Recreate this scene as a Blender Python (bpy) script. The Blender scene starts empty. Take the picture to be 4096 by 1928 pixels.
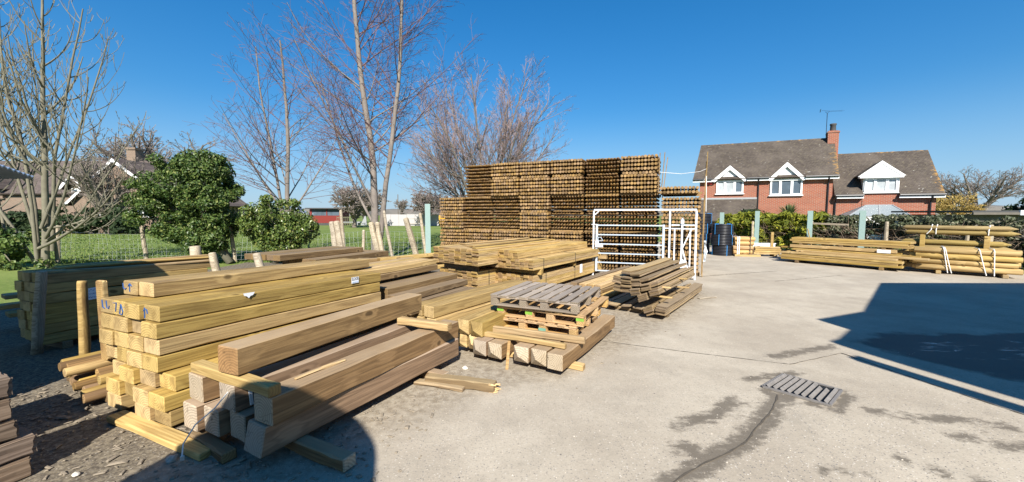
import bpy, bmesh, math, random
from mathutils import Vector, Matrix, noise
R = random.Random(11)
SC = bpy.context.scene
C = SC.collection
rad, sin, cos, tan, pi = math.radians, math.sin, math.cos, math.tan, math.pi

# ------------------------------------------------------------------ camera, sky, sun, exposure
cam = bpy.data.objects.new('camera', bpy.data.cameras.new('camera')); C.objects.link(cam)
cam.data.sensor_width = 36; cam.data.lens = 36 * 1542 / 4096
cam.data.clip_start = .05; cam.data.clip_end = 3000
cam.location = (0, 0, 1.65); cam.rotation_euler = (pi / 2 - math.atan(110 / 1542), 0, 0)
SC.camera = cam
SUN_AZ, SUN_EL = rad(177), rad(38.5)          # towards the sun, clockwise from +Y
TO_SUN = Vector((sin(SUN_AZ) * cos(SUN_EL), cos(SUN_AZ) * cos(SUN_EL), sin(SUN_EL)))
W = bpy.data.worlds.new('World'); SC.world = W; W.use_nodes = True
nt = W.node_tree; bg = nt.nodes['Background']
sky = nt.nodes.new('ShaderNodeTexSky'); sky.sky_type = 'NISHITA'; sky.sun_disc = False
sky.sun_elevation = SUN_EL; sky.sun_rotation = SUN_AZ
sky.air_density = 1.0; sky.dust_density = 0.1; sky.ozone_density = 3.0; sky.altitude = 100
bw = nt.nodes.new('ShaderNodeRGBToBW'); nt.links.new(sky.outputs[0], bw.inputs[0])
dv = nt.nodes.new('ShaderNodeMath'); dv.operation = 'MULTIPLY_ADD'; nt.links.new(bw.outputs[0], dv.inputs[0]); dv.inputs[1].default_value = .16; dv.inputs[2].default_value = 1
iv = nt.nodes.new('ShaderNodeVectorMath'); iv.operation = 'DIVIDE'; nt.links.new(sky.outputs[0], iv.inputs[0]); nt.links.new(dv.outputs[0], iv.inputs[1])
hs = nt.nodes.new('ShaderNodeHueSaturation'); hs.inputs['Saturation'].default_value = 1.28; hs.inputs['Value'].default_value = 1.5
tn = nt.nodes.new('ShaderNodeVectorMath'); tn.operation = 'MULTIPLY'; tn.inputs[1].default_value = (.88, 1.0, 1.06); nt.links.new(iv.outputs[0], tn.inputs[0]); nt.links.new(tn.outputs[0], hs.inputs['Color'])
tcw = nt.nodes.new('ShaderNodeTexCoord'); sx = nt.nodes.new('ShaderNodeSeparateXYZ'); nt.links.new(tcw.outputs['Generated'], sx.inputs[0])
mr = nt.nodes.new('ShaderNodeMapRange'); mr.interpolation_type = 'SMOOTHSTEP'; nt.links.new(sx.outputs[2], mr.inputs[0])
for i_, v_ in ((1, .26), (2, -.02), (3, 0.), (4, .62)): mr.inputs[i_].default_value = v_
mxw = nt.nodes.new('ShaderNodeMix'); mxw.data_type = 'RGBA'; nt.links.new(mr.outputs[0], mxw.inputs[0]); nt.links.new(hs.outputs[0], mxw.inputs[6]); mxw.inputs[7].default_value = (3.0, 4.7, 7.4, 1)
nt.links.new(mxw.outputs[2], bg.inputs[0]); bg.inputs[1].default_value = 0.069
sun = bpy.data.objects.new('sun', bpy.data.lights.new('sun', 'SUN')); C.objects.link(sun)
sun.data.energy = 5.0; sun.data.angle = rad(.53); sun.data.color = (1, .95, .87)
sun.rotation_euler = TO_SUN.to_track_quat('Z', 'Y').to_euler()
SC.view_settings.view_transform = 'Standard'; SC.view_settings.look = 'None'
SC.view_settings.exposure = 0.92; SC.view_settings.gamma = 1
SC.cycles.max_bounces = 6; SC.cycles.transparent_max_bounces = 6

# ------------------------------------------------------------------ helpers
def tag(o, label=None, cat=None, group=None, kind=None):
    if label: o['label'] = label
    if cat: o['category'] = cat
    if group: o['group'] = group
    if kind: o['kind'] = kind
    elif label: o['kind'] = 'thing'
    return o

def empty(name, loc, rz=0., label=None, cat=None, group=None):
    o = bpy.data.objects.new(name, None); C.objects.link(o); o.empty_display_size = .2
    o.location = loc; o.rotation_euler = (0, 0, rz)
    return tag(o, label, cat, group)

def link(name, me, parent=None, loc=(0, 0, 0), rot=(0, 0, 0), mat=None):
    o = bpy.data.objects.new(name, me); C.objects.link(o)
    o.location = loc; o.rotation_euler = rot
    if parent: o.parent = parent
    if mat and not me.materials: me.materials.append(mat)
    return o

class MB:
    def __init__(s): s.v = []; s.f = []
    def add(s, vs, fs):
        n = len(s.v); s.v += [tuple(p) for p in vs]; s.f += [tuple(i + n for i in f) for f in fs]
    def hexa(s, p):     # 4 bottom (ccw) + 4 top
        s.add(p, [(3, 2, 1, 0), (4, 5, 6, 7), (0, 1, 5, 4), (1, 2, 6, 5), (2, 3, 7, 6), (3, 0, 4, 7)])
    def box(s, x0, x1, y0, y1, z0, z1):
        s.hexa([(x0, y0, z0), (x1, y0, z0), (x1, y1, z0), (x0, y1, z0), (x0, y0, z1), (x1, y0, z1), (x1, y1, z1), (x0, y1, z1)])
    def bar(s, a, b, w, h, up=(0, 0, 1)):   # rectangular bar from a to b, centred
        a, b = Vector(a), Vector(b); d = (b - a).normalized(); u = Vector(up)
        if abs(d.dot(u)) > .98: u = Vector((0, 1, 0))
        x = d.cross(u).normalized(); z = x.cross(d).normalized(); x *= w / 2; z *= h / 2
        s.hexa([a - x - z, a + x - z, b + x - z, b - x - z, a - x + z, a + x + z, b + x + z, b - x + z])
    def poly(s, pts): s.add(pts, [tuple(range(len(pts)))])
    def extrude(s, pts, vec):           # closed prism of a polygon
        n = len(pts); v = Vector(vec); q = [Vector(p) for p in pts]
        s.add(q + [p + v for p in q], [tuple(range(n))[::-1], tuple(range(n, 2 * n))] + [(i, (i + 1) % n, n + (i + 1) % n, n + i) for i in range(n)])
    def tube(s, pts, rs, n=6, cap=True):
        if not hasattr(rs, '__len__'): rs = [rs] * len(pts)
        pts = [Vector(p) for p in pts]; base = len(s.v); m = len(pts)
        x = None
        for i, p in enumerate(pts):
            d = (pts[min(i + 1, m - 1)] - pts[max(i - 1, 0)])
            if d.length < 1e-9: d = Vector((0, 0, 1))
            d.normalize()
            if x is None:
                x = d.cross(Vector((0, 0, 1)) if abs(d.z) < .9 else Vector((1, 0, 0)))
            else: x = x - d * x.dot(d)
            x.normalize(); y = d.cross(x)
            for k in range(n):
                a = 2 * pi * k / n; q = p + (x * cos(a) + y * sin(a)) * rs[i]; s.v.append((q.x, q.y, q.z))
        for i in range(m - 1):
            for k in range(n):
                a = base + i * n + k; b = base + i * n + (k + 1) % n
                s.f.append((a, b, b + n, a + n))
        if cap:
            s.f.append(tuple(base + k for k in range(n))[::-1]); s.f.append(tuple(base + (m - 1) * n + k for k in range(n)))
    def mesh(s, name, mat, smooth=False):
        me = bpy.data.meshes.new(name); me.from_pydata(s.v, [], s.f); me.update()
        if mat: me.materials.append(mat)
        if smooth: me.polygons.foreach_set('use_smooth', [True] * len(me.polygons))
        return me
    def obj(s, name, mat, parent=None, loc=(0, 0, 0), rot=(0, 0, 0), smooth=False, bevel=0):
        me = s.mesh(name, mat, smooth)
        if bevel:
            bm = bmesh.new(); bm.from_mesh(me)
            bmesh.ops.bevel(bm, geom=list(bm.edges), offset=bevel, segments=1, affect='EDGES'); bm.to_mesh(me); bm.free()
        return link(name, me, parent, loc, rot)

# ------------------------------------------------------------------ materials
class N:
    """small node builder"""
    def __init__(s, name, rough=.8, spec=.3):
        s.m = bpy.data.materials.new(name); s.m.use_nodes = True; s.t = s.m.node_tree
        s.b = s.t.nodes['Principled BSDF']; s.b.inputs['Roughness'].default_value = rough
        s.b.inputs['Specular IOR Level'].default_value = spec
    def n(s, typ, ins=None, **kw):
        o = s.t.nodes.new('ShaderNode' + typ)
        for k, v in kw.items(): setattr(o, k, v)
        for k, v in (ins or {}).items(): s.set(o.inputs[k], v)
        return o
    def set(s, sock, v):
        if isinstance(v, bpy.types.NodeSocket): s.t.links.new(v, sock)
        elif isinstance(v, bpy.types.Node): s.t.links.new(v.outputs[0], sock)
        else: sock.default_value = v
    def math(s, op, a, b=0., c=None, clamp=False):
        o = s.n('Math', {0: a, 1: b}, operation=op, use_clamp=clamp)
        if c is not None: s.set(o.inputs[2], c)
        return o.outputs[0]
    def ss(s, x, a, b): return s.n('MapRange', {0: x, 1: a, 2: b, 3: 0., 4: 1.}, interpolation_type='SMOOTHSTEP').outputs[0]
    def mix(s, f, a, b, bt='MIX'):
        o = s.n('Mix', data_type='RGBA', blend_type=bt)
        for i, v in ((0, f), (6, a), (7, b)):
            s.set(o.inputs[i], (*v, 1) if isinstance(v, tuple) and len(v) == 3 else v)
        return o.outputs[2]
    def noise(s, vec, scale, detail=4, rough=.55, dist=0):
        return s.n('TexNoise', {'Vector': vec, 'Scale': scale, 'Detail': detail, 'Roughness': rough, 'Distortion': dist}).outputs[0]
    def scale(s, vec, v): return s.n('VectorMath', {0: vec, 1: v}, operation='MULTIPLY').outputs[0]
    def addv(s, vec, v): return s.n('VectorMath', {0: vec, 1: v}, operation='ADD').outputs[0]
    def sep(s, vec): return s.n('SeparateXYZ', {0: vec}).outputs
    def bump(s, h, strength=.4, dist=.01):
        o = s.n('Bump', {'Strength': strength, 'Distance': dist, 'Height': h}); s.t.links.new(o.outputs[0], s.b.inputs['Normal'])
    def out(s, col): s.set(s.b.inputs['Base Color'], (*col, 1) if isinstance(col, tuple) and len(col) == 3 else col); return s.m

def plain(name, col, rough=.6, metal=0., var=.12, scale=8., bump=0., spec=.4, vary=0.):
    k = N(name, rough, spec); k.b.inputs['Metallic'].default_value = metal
    co = k.n('TexCoord').outputs['Object']
    f = k.noise(co, scale, 5)
    c = k.mix(f, tuple(x * (1 - var) for x in col), tuple(min(1, x * (1 + var)) for x in col))
    if vary:
        r = k.n('ObjectInfo').outputs['Random']
        c = k.n('HueSaturation', {'Color': c, 'Value': k.math('MULTIPLY_ADD', r, vary * 2, 1 - vary)}).outputs[0]
    if bump: k.bump(f, bump, .01)
    return k.out(c)

def wood(name, lo, hi, end, stain=(.2, .13, .06), stain_amt=.3, knots=1., vary=.15, grain=1., rough=.75, weather=None, ends_dark=.35, crack=0., hue=.006, tipx=0, streak=.55):
    k = N(name, rough, .25)
    tc = k.n('TexCoord'); co = tc.outputs['Object']; nr = tc.outputs['Normal']
    rnd = k.n('ObjectInfo').outputs['Random']
    off = k.n('CombineXYZ', {0: k.math('MULTIPLY', rnd, 37.), 1: k.math('MULTIPLY', rnd, 91.), 2: k.math('MULTIPLY', rnd, 53.)}).outputs[0]
    v = k.addv(co, off)
    # long slow figure (cathedral) and fine fibre
    warp = k.noise(k.scale(v, (.38, 7.5, 7.5)), 1., 3)
    vo = k.n('TexVoronoi', {'Vector': k.addv(k.scale(v, (2.6, 4.4, 4.4)), k.scale(k.n('TexNoise', {'Vector': v, 'Scale': 9.}).outputs[1], (.12, .12, .12))), 'Scale': 1., 'Randomness': 1.}, feature='F1')
    d = vo.outputs['Distance']; gate = k.math('GREATER_THAN', k.sep(vo.outputs['Color'])[0], 1 - .36 * min(2.2, knots * 1.9))
    halo = k.math('MULTIPLY', k.math('SUBTRACT', 1., k.ss(d, .09, .42)), gate)
    core = k.math('MULTIPLY', k.math('SUBTRACT', 1., k.ss(d, .07, .15)), gate)
    fig = k.math('SINE', k.math('ADD', k.math('MULTIPLY', warp, 52.), k.math('MULTIPLY', halo, 7.)))
    fib = k.noise(k.scale(v, (2.2, 70., 70.)), grain, 5, .65)
    pat = k.noise(k.scale(v, (1.3, 4., 4.)), 1.1, 4)
    g = k.math('ADD', k.math('MULTIPLY', fib, streak), k.math('MULTIPLY_ADD', fig, .115, .17), clamp=True)
    c = k.mix(k.ss(g, .2, .72), lo, hi); c = k.mix(k.math('MULTIPLY', k.ss(k.noise(k.scale(v, (.8, 38., 38.)), 1., 3, .6), .585, .64), .55), c, tuple(x * .55 for x in lo))
    c = k.mix(k.math('MULTIPLY', k.ss(pat, .52, .74), stain_amt), c, stain)
    if knots:
        c = k.mix(k.math('MULTIPLY', halo, .55), c, tuple(min(1, x * 1.18 + .01) for x in hi))
        c = k.mix(k.math('MULTIPLY', core, .85), c, tuple(x * .42 for x in lo))
    if weather:
        wz = k.math('MULTIPLY', k.ss(k.sep(nr)[2], .3, .8), k.math('MULTIPLY_ADD', k.noise(v, 3., 4), .8, .25), clamp=True)
        c = k.mix(wz, c, weather)
    # end grain: rings about a centre that differs from piece to piece
    p = k.sep(co)
    cy = k.math('SUBTRACT', p[1], k.math('MULTIPLY_ADD', rnd, .16, -.02)); cz = k.math('SUBTRACT', p[2], k.math('MULTIPLY_ADD', k.math('FRACT', k.math('MULTIPLY', rnd, 7.3)), .22, -.06))
    rr = k.math('SQRT', k.math('ADD', k.math('MULTIPLY', cy, cy), k.math('MULTIPLY', cz, cz)))
    rings = k.math('SINE', k.math('ADD', k.math('MULTIPLY', rr, 330.), k.math('MULTIPLY', k.noise(v, 9., 3), 7.)))
    e = k.mix(k.math('MULTIPLY_ADD', rings, .5, .5), tuple(x * .66 for x in end), end); e = k.mix(k.math('MULTIPLY', k.ss(k.math('FRACT', k.math('MULTIPLY', rnd, 29.3)), .45, .95), .5), e, tuple(x * .5 for x in end))
    blot = k.ss(k.noise(k.addv(v, (3.1, 0, 0)), 7., 4, .6, .6), .42, .66)
    e = k.mix(k.math('MULTIPLY', blot, ends_dark), e, stain)
    if crack:
        ck = k.noise(v, 8., 1, .4, 1.)
        e = k.mix(k.math('MULTIPLY', k.math('SUBTRACT', 1., k.ss(k.math('ABSOLUTE', k.math('SUBTRACT', ck, .5)), .0, .012)), crack), e, tuple(x * .25 for x in lo))
    if tipx: c = k.mix(k.math('MULTIPLY', k.math('LESS_THAN', p[0], tipx), .8), c, e)
    c = k.mix(k.ss(k.math('ABSOLUTE', k.sep(nr)[0]), .55, .8), c, e)
    r2 = k.math('FRACT', k.math('MULTIPLY', rnd, 13.7))
    c = k.n('HueSaturation', {'Color': c, 'Hue': k.math('MULTIPLY_ADD', rnd, hue, .5 - hue / 2), 'Saturation': k.math('MULTIPLY_ADD', rnd, .2, .9), 'Value': k.math('MULTIPLY_ADD', r2, vary * 2, 1 - vary)}).outputs[0]
    k.bump(k.math('ADD', fib, k.math('MULTIPLY', pat, .6)), .35, .006)
    return k.out(c)

M = {}
M['yellow'] = wood('treated yellow softwood', (.215, .133, .045), (.41, .28, .102), (.57, .405, .175), (.15, .09, .034), .75, .9, .2, ends_dark=.55, hue=.008, streak=.75)
M['pale'] = wood('pale sawn softwood', (.31, .20, .078), (.50, .35, .155), (.38, .25, .10), (.17, .095, .04), .4, .6, .2, ends_dark=.75, hue=.01, streak=.7)
M['brown'] = wood('brown stained softwood', (.14, .082, .033), (.285, .178, .074), (.33, .185, .075), (.12, .07, .03), .4, 1., .1, weather=(.40, .29, .17), crack=.5)
M['grey'] = wood('weathered brown gate post timber', (.145, .087, .045), (.27, .168, .088), (.48, .39, .28), (.14, .085, .045), .35, .9, .1, weather=(.38, .285, .19), crack=.6, ends_dark=.15)
M['darkbrown'] = wood('dark brown beam timber', (.115, .072, .036), (.21, .14, .07), (.26, .17, .08), (.09, .055, .03), .4, .9, .16, weather=(.24, .175, .105), crack=.4)
M['sleeper'] = wood('old reclaimed sleeper oak', (.105, .072, .05), (.25, .185, .135), (.2, .13, .085), (.05, .032, .022), .6, 0., .15, grain=.6, rough=.95, weather=(.25, .18, .12), crack=1.)
M['post'] = wood('treated round post', (.115, .066, .028), (.22, .132, .056), (.38, .24, .105), (.095, .056, .024), .5, .5, .28, ends_dark=.6)
M['postpoint'] = wood('pointed round post', (.115, .066, .028), (.22, .132, .056), (.34, .212, .09), (.13, .07, .028), .45, .5, .22, ends_dark=.35, tipx=.19)
M['pallet'] = wood('grey weathered pallet wood', (.20, .155, .11), (.36, .29, .22), (.27, .22, .16), (.115, .085, .06), .6, .4, .25, weather=(.36, .305, .25))
M['palletfresh'] = wood('orange pallet wood', (.36, .215, .09), (.55, .36, .17), (.5, .33, .15), (.22, .13, .06), .4, .5, .15)
M['oldboard'] = wood('brown weathered feather board', (.165, .112, .062), (.30, .215, .12), (.23, .16, .092), (.08, .05, .028), .55, .5, .2, weather=(.36, .27, .155), ends_dark=.5)
M['rail'] = wood('yellow round rail', (.33, .215, .075), (.50, .355, .145), (.42, .31, .15), (.3, .17, .06), .4, .9, .08)
M['greenrail'] = wood('olive round rail', (.22, .155, .055), (.36, .265, .10), (.46, .35, .17), (.15, .10, .04), .5, .7, .1)
M['stake'] = wood('split grey fence stake', (.28, .23, .165), (.50, .43, .32), (.4, .33, .23), (.14, .105, .07), .6, .2, .15, grain=.6, rough=.95)

def yard_mat():
    k = N('worn concrete', .88, .3); co = k.n('TexCoord').outputs['Object']
    at = lambda n: k.n('Attribute', attribute_name=n).outputs['Fac']
    dirt, wet, pud, expo = at('dirt'), at('wet'), at('puddle'), at('exposed')
    big = k.noise(co, .7, 7, .68); mid = k.noise(co, 3.2, 6, .65); fine = k.noise(co, 60., 4, .7)
    c = k.mix(k.ss(big, .3, .7), (.345, .292, .222), (.46, .40, .31))
    c = k.mix(k.math('MULTIPLY', k.ss(mid, .45, .8), .45), c, (.26, .225, .175)); c = k.mix(k.math('MULTIPLY', k.ss(k.noise(k.addv(co, (9., 4., 0)), 1.3, 7, .7), .5, .72), .4), c, (.26, .225, .175))
    vo = k.n('TexVoronoi', {'Vector': k.addv(co, k.scale(k.n('TexNoise', {'Vector': co, 'Scale': 30.}).outputs[1], (.012, .012, .012))), 'Scale': 62., 'Randomness': 1.})
    sp = k.sep(vo.outputs['Color'])
    peb = k.math('MULTIPLY', k.math('SUBTRACT', 1., k.ss(vo.outputs['Distance'], .2, .42)), k.math('GREATER_THAN', sp[1], .45))
    pc = k.mix(k.ss(sp[0], .2, .6), (.13, .125, .125), (.42, .35, .27)); pc = k.mix(k.ss(sp[0], .72, .9), pc, (.6, .55, .47))
    c = k.mix(k.math('MULTIPLY', peb, k.math('MULTIPLY_ADD', expo, .6, .32)), c, pc)
    c = k.mix(k.math('MULTIPLY', k.ss(fine, .45, .75), .4), c, (.17, .15, .12)); c = k.mix(k.math('MULTIPLY', k.ss(k.noise(co, 24., 5, .75), .52, .7), .35), c, (.21, .185, .145))
    dn = k.math('ADD', dirt, k.math('MULTIPLY_ADD', k.noise(co, 1.7, 8, .72), 1.5, -.75))
    soil = k.mix(k.ss(k.noise(co, 14., 6, .7), .35, .65), (.20, .16, .112), (.345, .295, .22)); soil = k.mix(k.ss(at('mulch'), .2, .8), soil, k.mix(k.ss(k.noise(co, 26., 6, .75), .38, .66), (.045, .034, .024), (.205, .17, .115)))
    soil = k.mix(k.math('MULTIPLY', peb, .4), soil, pc)
    soil = k.mix(k.math('MULTIPLY', k.ss(k.noise(k.scale(co, (1., 2.5, 1.)), 24., 4, .7), .55, .72), .5), soil, (.38, .31, .21))
    c = k.mix(k.math('MULTIPLY', k.ss(dn, .2, 1.0), .9), c, soil)
    wn = k.math('ADD', wet, k.math('MULTIPLY_ADD', k.noise(k.scale(co, (1., 1.6, 1.)), 9., 7, .75), 1.7, -.85))
    wm = k.ss(wn, .36, .8)
    c = k.mix(k.math('MULTIPLY', wm, .8), c, (.095, .078, .058))
    pn = k.math('ADD', pud, k.math('MULTIPLY_ADD', k.noise(co, 2.2, 5, .6), 1., -.5))
    damp = k.ss(pn, .35, .6)
    c = k.mix(k.math('MULTIPLY', damp, .85), c, (.04, .037, .032))
    pool = k.math('MULTIPLY', k.ss(k.math('ADD', pud, k.math('MULTIPLY_ADD', k.noise(k.scale(co, (.45, 1.8, 1.)), 3.2, 6, .7, .4), 1.9, -1.05)), .98, 1.2), damp)
    k.set(k.b.inputs['Roughness'], k.math('SUBTRACT', k.math('SUBTRACT', .9, k.math('MULTIPLY', damp, .25)), k.math('MULTIPLY', pool, .55)))
    h = k.math('MULTIPLY', k.math('ADD', k.math('ADD', k.math('MULTIPLY', fine, .4), k.math('MULTIPLY', peb, .3)), k.math('MULTIPLY', k.math('MULTIPLY', dirt, k.noise(co, 22., 5, .7)), 3.)), k.math('SUBTRACT', 1., pool))
    k.bump(h, .35, .006)
    return k.out(c)

def grass_mat():
    k = N('pasture grass', .9, .15); co = k.n('TexCoord').outputs['Object']
    a = k.noise(k.scale(co, (1., .45, 1.)), .35, 6, .65); b = k.noise(co, 5., 6, .7)
    c = k.mix(k.ss(a, .3, .7), (.10, .15, .03), (.175, .22, .058))
    c = k.mix(k.math('MULTIPLY', k.ss(b, .4, .75), .6), c, (.21, .225, .075))
    c = k.mix(k.math('MULTIPLY', k.ss(k.noise(k.scale(co, (.3, 1., 1.)), 1.1, 4), .55, .75), .35), c, (.07, .115, .024))
    k.bump(b, .8, .05)
    return k.out(c)

def leaf_mat(name, lo, hi, tip=None, rough=.4, spec=.5, trans=.25):
    k = N(name, rough, spec)
    r = k.n('NewGeometry').outputs['Random Per Island']
    c = k.mix(r, lo, hi)
    if tip: c = k.mix(k.math('MULTIPLY', k.ss(r, .82, .98), .8), c, tip)
    k.out(c)
    if trans:
        tl = k.n('BsdfTranslucent', {'Color': c}); mx = k.n('MixShader', {0: trans, 1: k.b.outputs[0], 2: tl.outputs[0]})
        k.t.links.new(mx.outputs[0], k.t.nodes['Material Output'].inputs[0])
    return k.m

def brick_mat(name, c1, c2, mortar, bw=.225, bh=.075, ms=.012, noise_amt=.3, yz=False, bumpd=.006):
    k = N(name, .85, .2); p = k.sep(k.n('TexCoord').outputs['Object'])
    v = k.n('CombineXYZ', {0: k.math('ADD', p[0], p[1]), 1: p[2]}).outputs[0]
    b = k.n('TexBrick', {'Vector': v, 'Color1': (*c1, 1), 'Color2': (*c2, 1), 'Mortar': (*mortar, 1), 'Scale': 1., 'Mortar Size': ms, 'Brick Width': bw, 'Row Height': bh, 'Bias': 0.})
    f = k.noise(v, 1.3, 5); c = k.mix(k.math('MULTIPLY', k.ss(f, .4, .75), noise_amt), b.outputs[0], tuple(x * .6 for x in c1))
    k.bump(k.math('MULTIPLY', b.outputs[1], -1.), .5, bumpd)
    return k.out(c)

def tile_mat(name, c1, c2, lichen=.5, tw=.17, th=.1):
    k = N(name, .9, .15); co = k.n('TexCoord').outputs['Object']; p = k.sep(co)
    v = k.n('CombineXYZ', {0: k.math('ADD', p[0], k.math('MULTIPLY', p[1], .0)), 1: k.math('MULTIPLY', p[2], 1.35)}).outputs[0]
    b = k.n('TexBrick', {'Vector': v, 'Color1': (*c1, 1), 'Color2': (*c2, 1), 'Mortar': tuple(x * .45 for x in c1) + (1,), 'Scale': 1., 'Mortar Size': .007, 'Brick Width': tw, 'Row Height': th, 'Bias': .1})
    c = k.mix(k.math('MULTIPLY', k.ss(k.noise(co, .8, 5, .6), .4, .7), .55), b.outputs[0], tuple(x * 1.35 for x in c2))
    c = k.mix(k.math('MULTIPLY', k.ss(k.noise(co, 7., 5, .7), .5, .75), .5), c, (.2, .17, .1))
    la = k.n('Attribute', attribute_name='lichen').outputs['Fac']
    w = k.math('MULTIPLY', k.ss(k.noise(k.scale(co, (3., 3., 9.)), 1.7, 3, .5), .70, .74), lichen)
    c = k.mix(w, c, (.55, .54, .48))
    o = k.math('MULTIPLY', k.ss(k.math('ADD', la, k.math('MULTIPLY_ADD', k.noise(k.scale(co, (1., 1., 2.2)), 3.6, 5, .7), 1.6, -.8)), .42, .7), .85)
    c = k.mix(o, c, (.36, .20, .055))
    k.bump(b.outputs[1], -.6, .02)
    return k.out(c)

M['yard'] = yard_mat(); M['grass'] = grass_mat()
M['ivy'] = leaf_mat('ivy leaf', (.025, .06, .012), (.15, .215, .05), (.27, .29, .09), .42, .38, .3)
M['ivy2'] = leaf_mat('yellow green ivy leaf', (.055, .10, .02), (.165, .22, .045), (.30, .30, .08), .35, .55, .3)
M['laurel'] = leaf_mat('dusty hedge leaf', (.05, .065, .03), (.15, .165, .085), (.36, .31, .21), .5, .4)
M['golden'] = leaf_mat('golden conifer spray', (.065, .09, .012), (.27, .28, .03), (.42, .37, .04), .6, .2)
M['conifer'] = leaf_mat('dark conifer spray', (.018, .034, .014), (.05, .075, .03), None, .7, .2)
M['palm'] = leaf_mat('spiky palm leaf', (.06, .095, .03), (.17, .20, .075), (.3, .27, .12), .45, .4)
M['deadtwig'] = plain('dead hedge twigs', (.17, .125, .085), .9, var=.3, scale=3)
M['bark_ash'] = plain('grey green ash bark', (.165, .15, .105), .9, var=.45, scale=5, bump=.4)
M['bark_red'] = plain('reddish brown bark', (.20, .17, .145), .9, var=.5, scale=5, bump=.4)
M['twig_red'] = plain('purple red twigs', (.14, .082, .078), .8, var=.25, scale=2)
M['bark_wil'] = plain('grey willow bark', (.17, .15, .125), .9, var=.5, scale=4, bump=.4)
M['twig_wil'] = plain('grey mauve twigs', (.24, .175, .16), .8, var=.25, scale=1)
M['bark_far'] = plain('distant bare bark', (.15, .125, .10), .9, var=.25, scale=1)
M['twig_far'] = plain('distant bare twigs', (.21, .175, .15), .9, var=.25, scale=.6)
M['twig_yel'] = plain('yellow willow twigs', (.42, .30, .09), .8, var=.2, scale=1)
M['green_post'] = plain('pale green painted steel', (.235, .33, .30), .55, var=.14, scale=14, spec=.4)
M['galv'] = plain('galvanised steel', (.50, .57, .64), .42, .25, var=.1, scale=9, spec=.6)
M['white'] = plain('white painted metal', (.62, .64, .67), .5, var=.2, scale=9)
M['upvc'] = plain('white plastic frame', (.80, .80, .79), .35, var=.03, scale=5)
M['paper'] = plain('white paper label', (.80, .81, .83), .6, var=.06, scale=30)
M['ink'] = plain('dark printed ink', (.03, .035, .05), .6)
M['blue'] = plain('blue crayon mark', (.03, .10, .30), .7, var=.3, scale=60)
M['strap'] = plain('white plastic strap', (.78, .76, .72), .4, var=.05)
M['strapdark'] = plain('dark band', (.06, .055, .04), .5, var=.2)
M['strapblue'] = plain('blue plastic strap', (.05, .32, .75), .4, var=.05)
M['pipe'] = plain('black ribbed plastic pipe', (.016, .017, .022), .38, var=.2, spec=.5)
M['iron'] = plain('rusty cast iron grate', (.22, .20, .18), .6, .2, var=.4, scale=25, bump=.3)
M['pit'] = plain('painted drain shade', (.012, .012, .011), .7)  # near-black, paints the shade of the drain recess
M['black'] = plain('black gutter plastic', (.018, .019, .022), .4)
M['gutter'] = plain('grey white fascia', (.72, .72, .71), .5, var=.05)
M['lead'] = plain('grey lead flashing', (.30, .31, .31), .6, var=.2)
M['red'] = plain('red box', (.45, .03, .02), .5)
M['redboard'] = plain('red painted boards', (.18, .022, .016), .7, var=.2)
M['roofgrey'] = plain('dark felt roof', (.06, .06, .06), .8)
M['concrete'] = plain('grey concrete block', (.34, .33, .29), .9, var=.2, scale=2.5, bump=.3)
M['shedwood'] = plain('grey brown shed boards', (.13, .115, .095), .85, var=.3, scale=4)
M['sheet'] = plain('galvanised roof sheet', (.45, .52, .62), .35, .5, var=.1)
M['shadowcaster'] = plain('dark green tank', (.05, .09, .06), .6)
M['stone'] = plain('pale broken stone', (.5, .45, .38), .9, var=.25, scale=20, vary=.3)
M['mesh'] = plain('galvanised fence wire', (.52, .55, .55), .45, .3)
M['brick_r'] = brick_mat('orange red brickwork', (.32, .088, .045), (.25, .066, .038), (.30, .22, .165), noise_amt=.15)
M['brick_b'] = brick_mat('brown old brickwork', (.22, .145, .10), (.175, .115, .082), (.27, .23, .18), noise_amt=.3)
M['tile'] = tile_mat('brown grey roof tiles', (.062, .05, .042), (.092, .076, .062), .7)
M['tile2'] = tile_mat('dark old roof tiles', (.075, .06, .055), (.115, .09, .08), .15)
M['block'] = brick_mat('grey concrete blockwork', (.33, .32, .28), (.27, .265, .235), (.22, .21, .19), .44, .215, .01, .35)
def glass_mat(name, col):
    k = N(name, .06, .6); k.b.inputs['Metallic'].default_value = 0
    co = k.n('TexCoord').outputs['Object']
    return k.out(k.mix(k.ss(k.noise(co, 1.1, 3), .4, .6), col, tuple(x * .75 for x in col)))
M['glass'] = glass_mat('dark window glass', (.10, .13, .16))
M['blind'] = glass_mat('window with pale blind', (.46, .49, .50))
M['consglass'] = plain('grey polycarbonate roof', (.22, .25, .255), .4, var=.08)
# ------------------------------------------------------------------ the ground
def seg_d(p, a, b):
    ax, ay = a; bx, by = b; dx, dy = bx - ax, by - ay
    t = max(0, min(1, ((p[0] - ax) * dx + (p[1] - ay) * dy) / (dx * dx + dy * dy + 1e-9)))
    return math.hypot(p[0] - ax - t * dx, p[1] - ay - t * dy)
def poly_sd(p, pts):        # signed distance, positive inside
    ins = False; d = 1e9; n = len(pts)
    for i in range(n):
        a, b = pts[i], pts[(i + 1) % n]; d = min(d, seg_d(p, a, b))
        if (a[1] > p[1]) != (b[1] > p[1]) and p[0] < (b[0] - a[0]) * (p[1] - a[1]) / (b[1] - a[1]) + a[0]: ins = not ins
    return d if ins else -d
def sst(x, a, b): t = max(0, min(1, (x - a) / (b - a))); return t * t * (3 - 2 * t)
DIRT = [(-14, 0), (-2.0, .6), (-1.35, 2.1), (-.75, 2.9), (-.1, 3.55), (.55, 3.7), (1.0, 4.2), (1.7, 4.9), (2.4, 5.6), (3.5, 6.9), (4.1, 7.8), (4.5, 9.2), (2, 12), (-3, 14), (-14, 14)]
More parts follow.
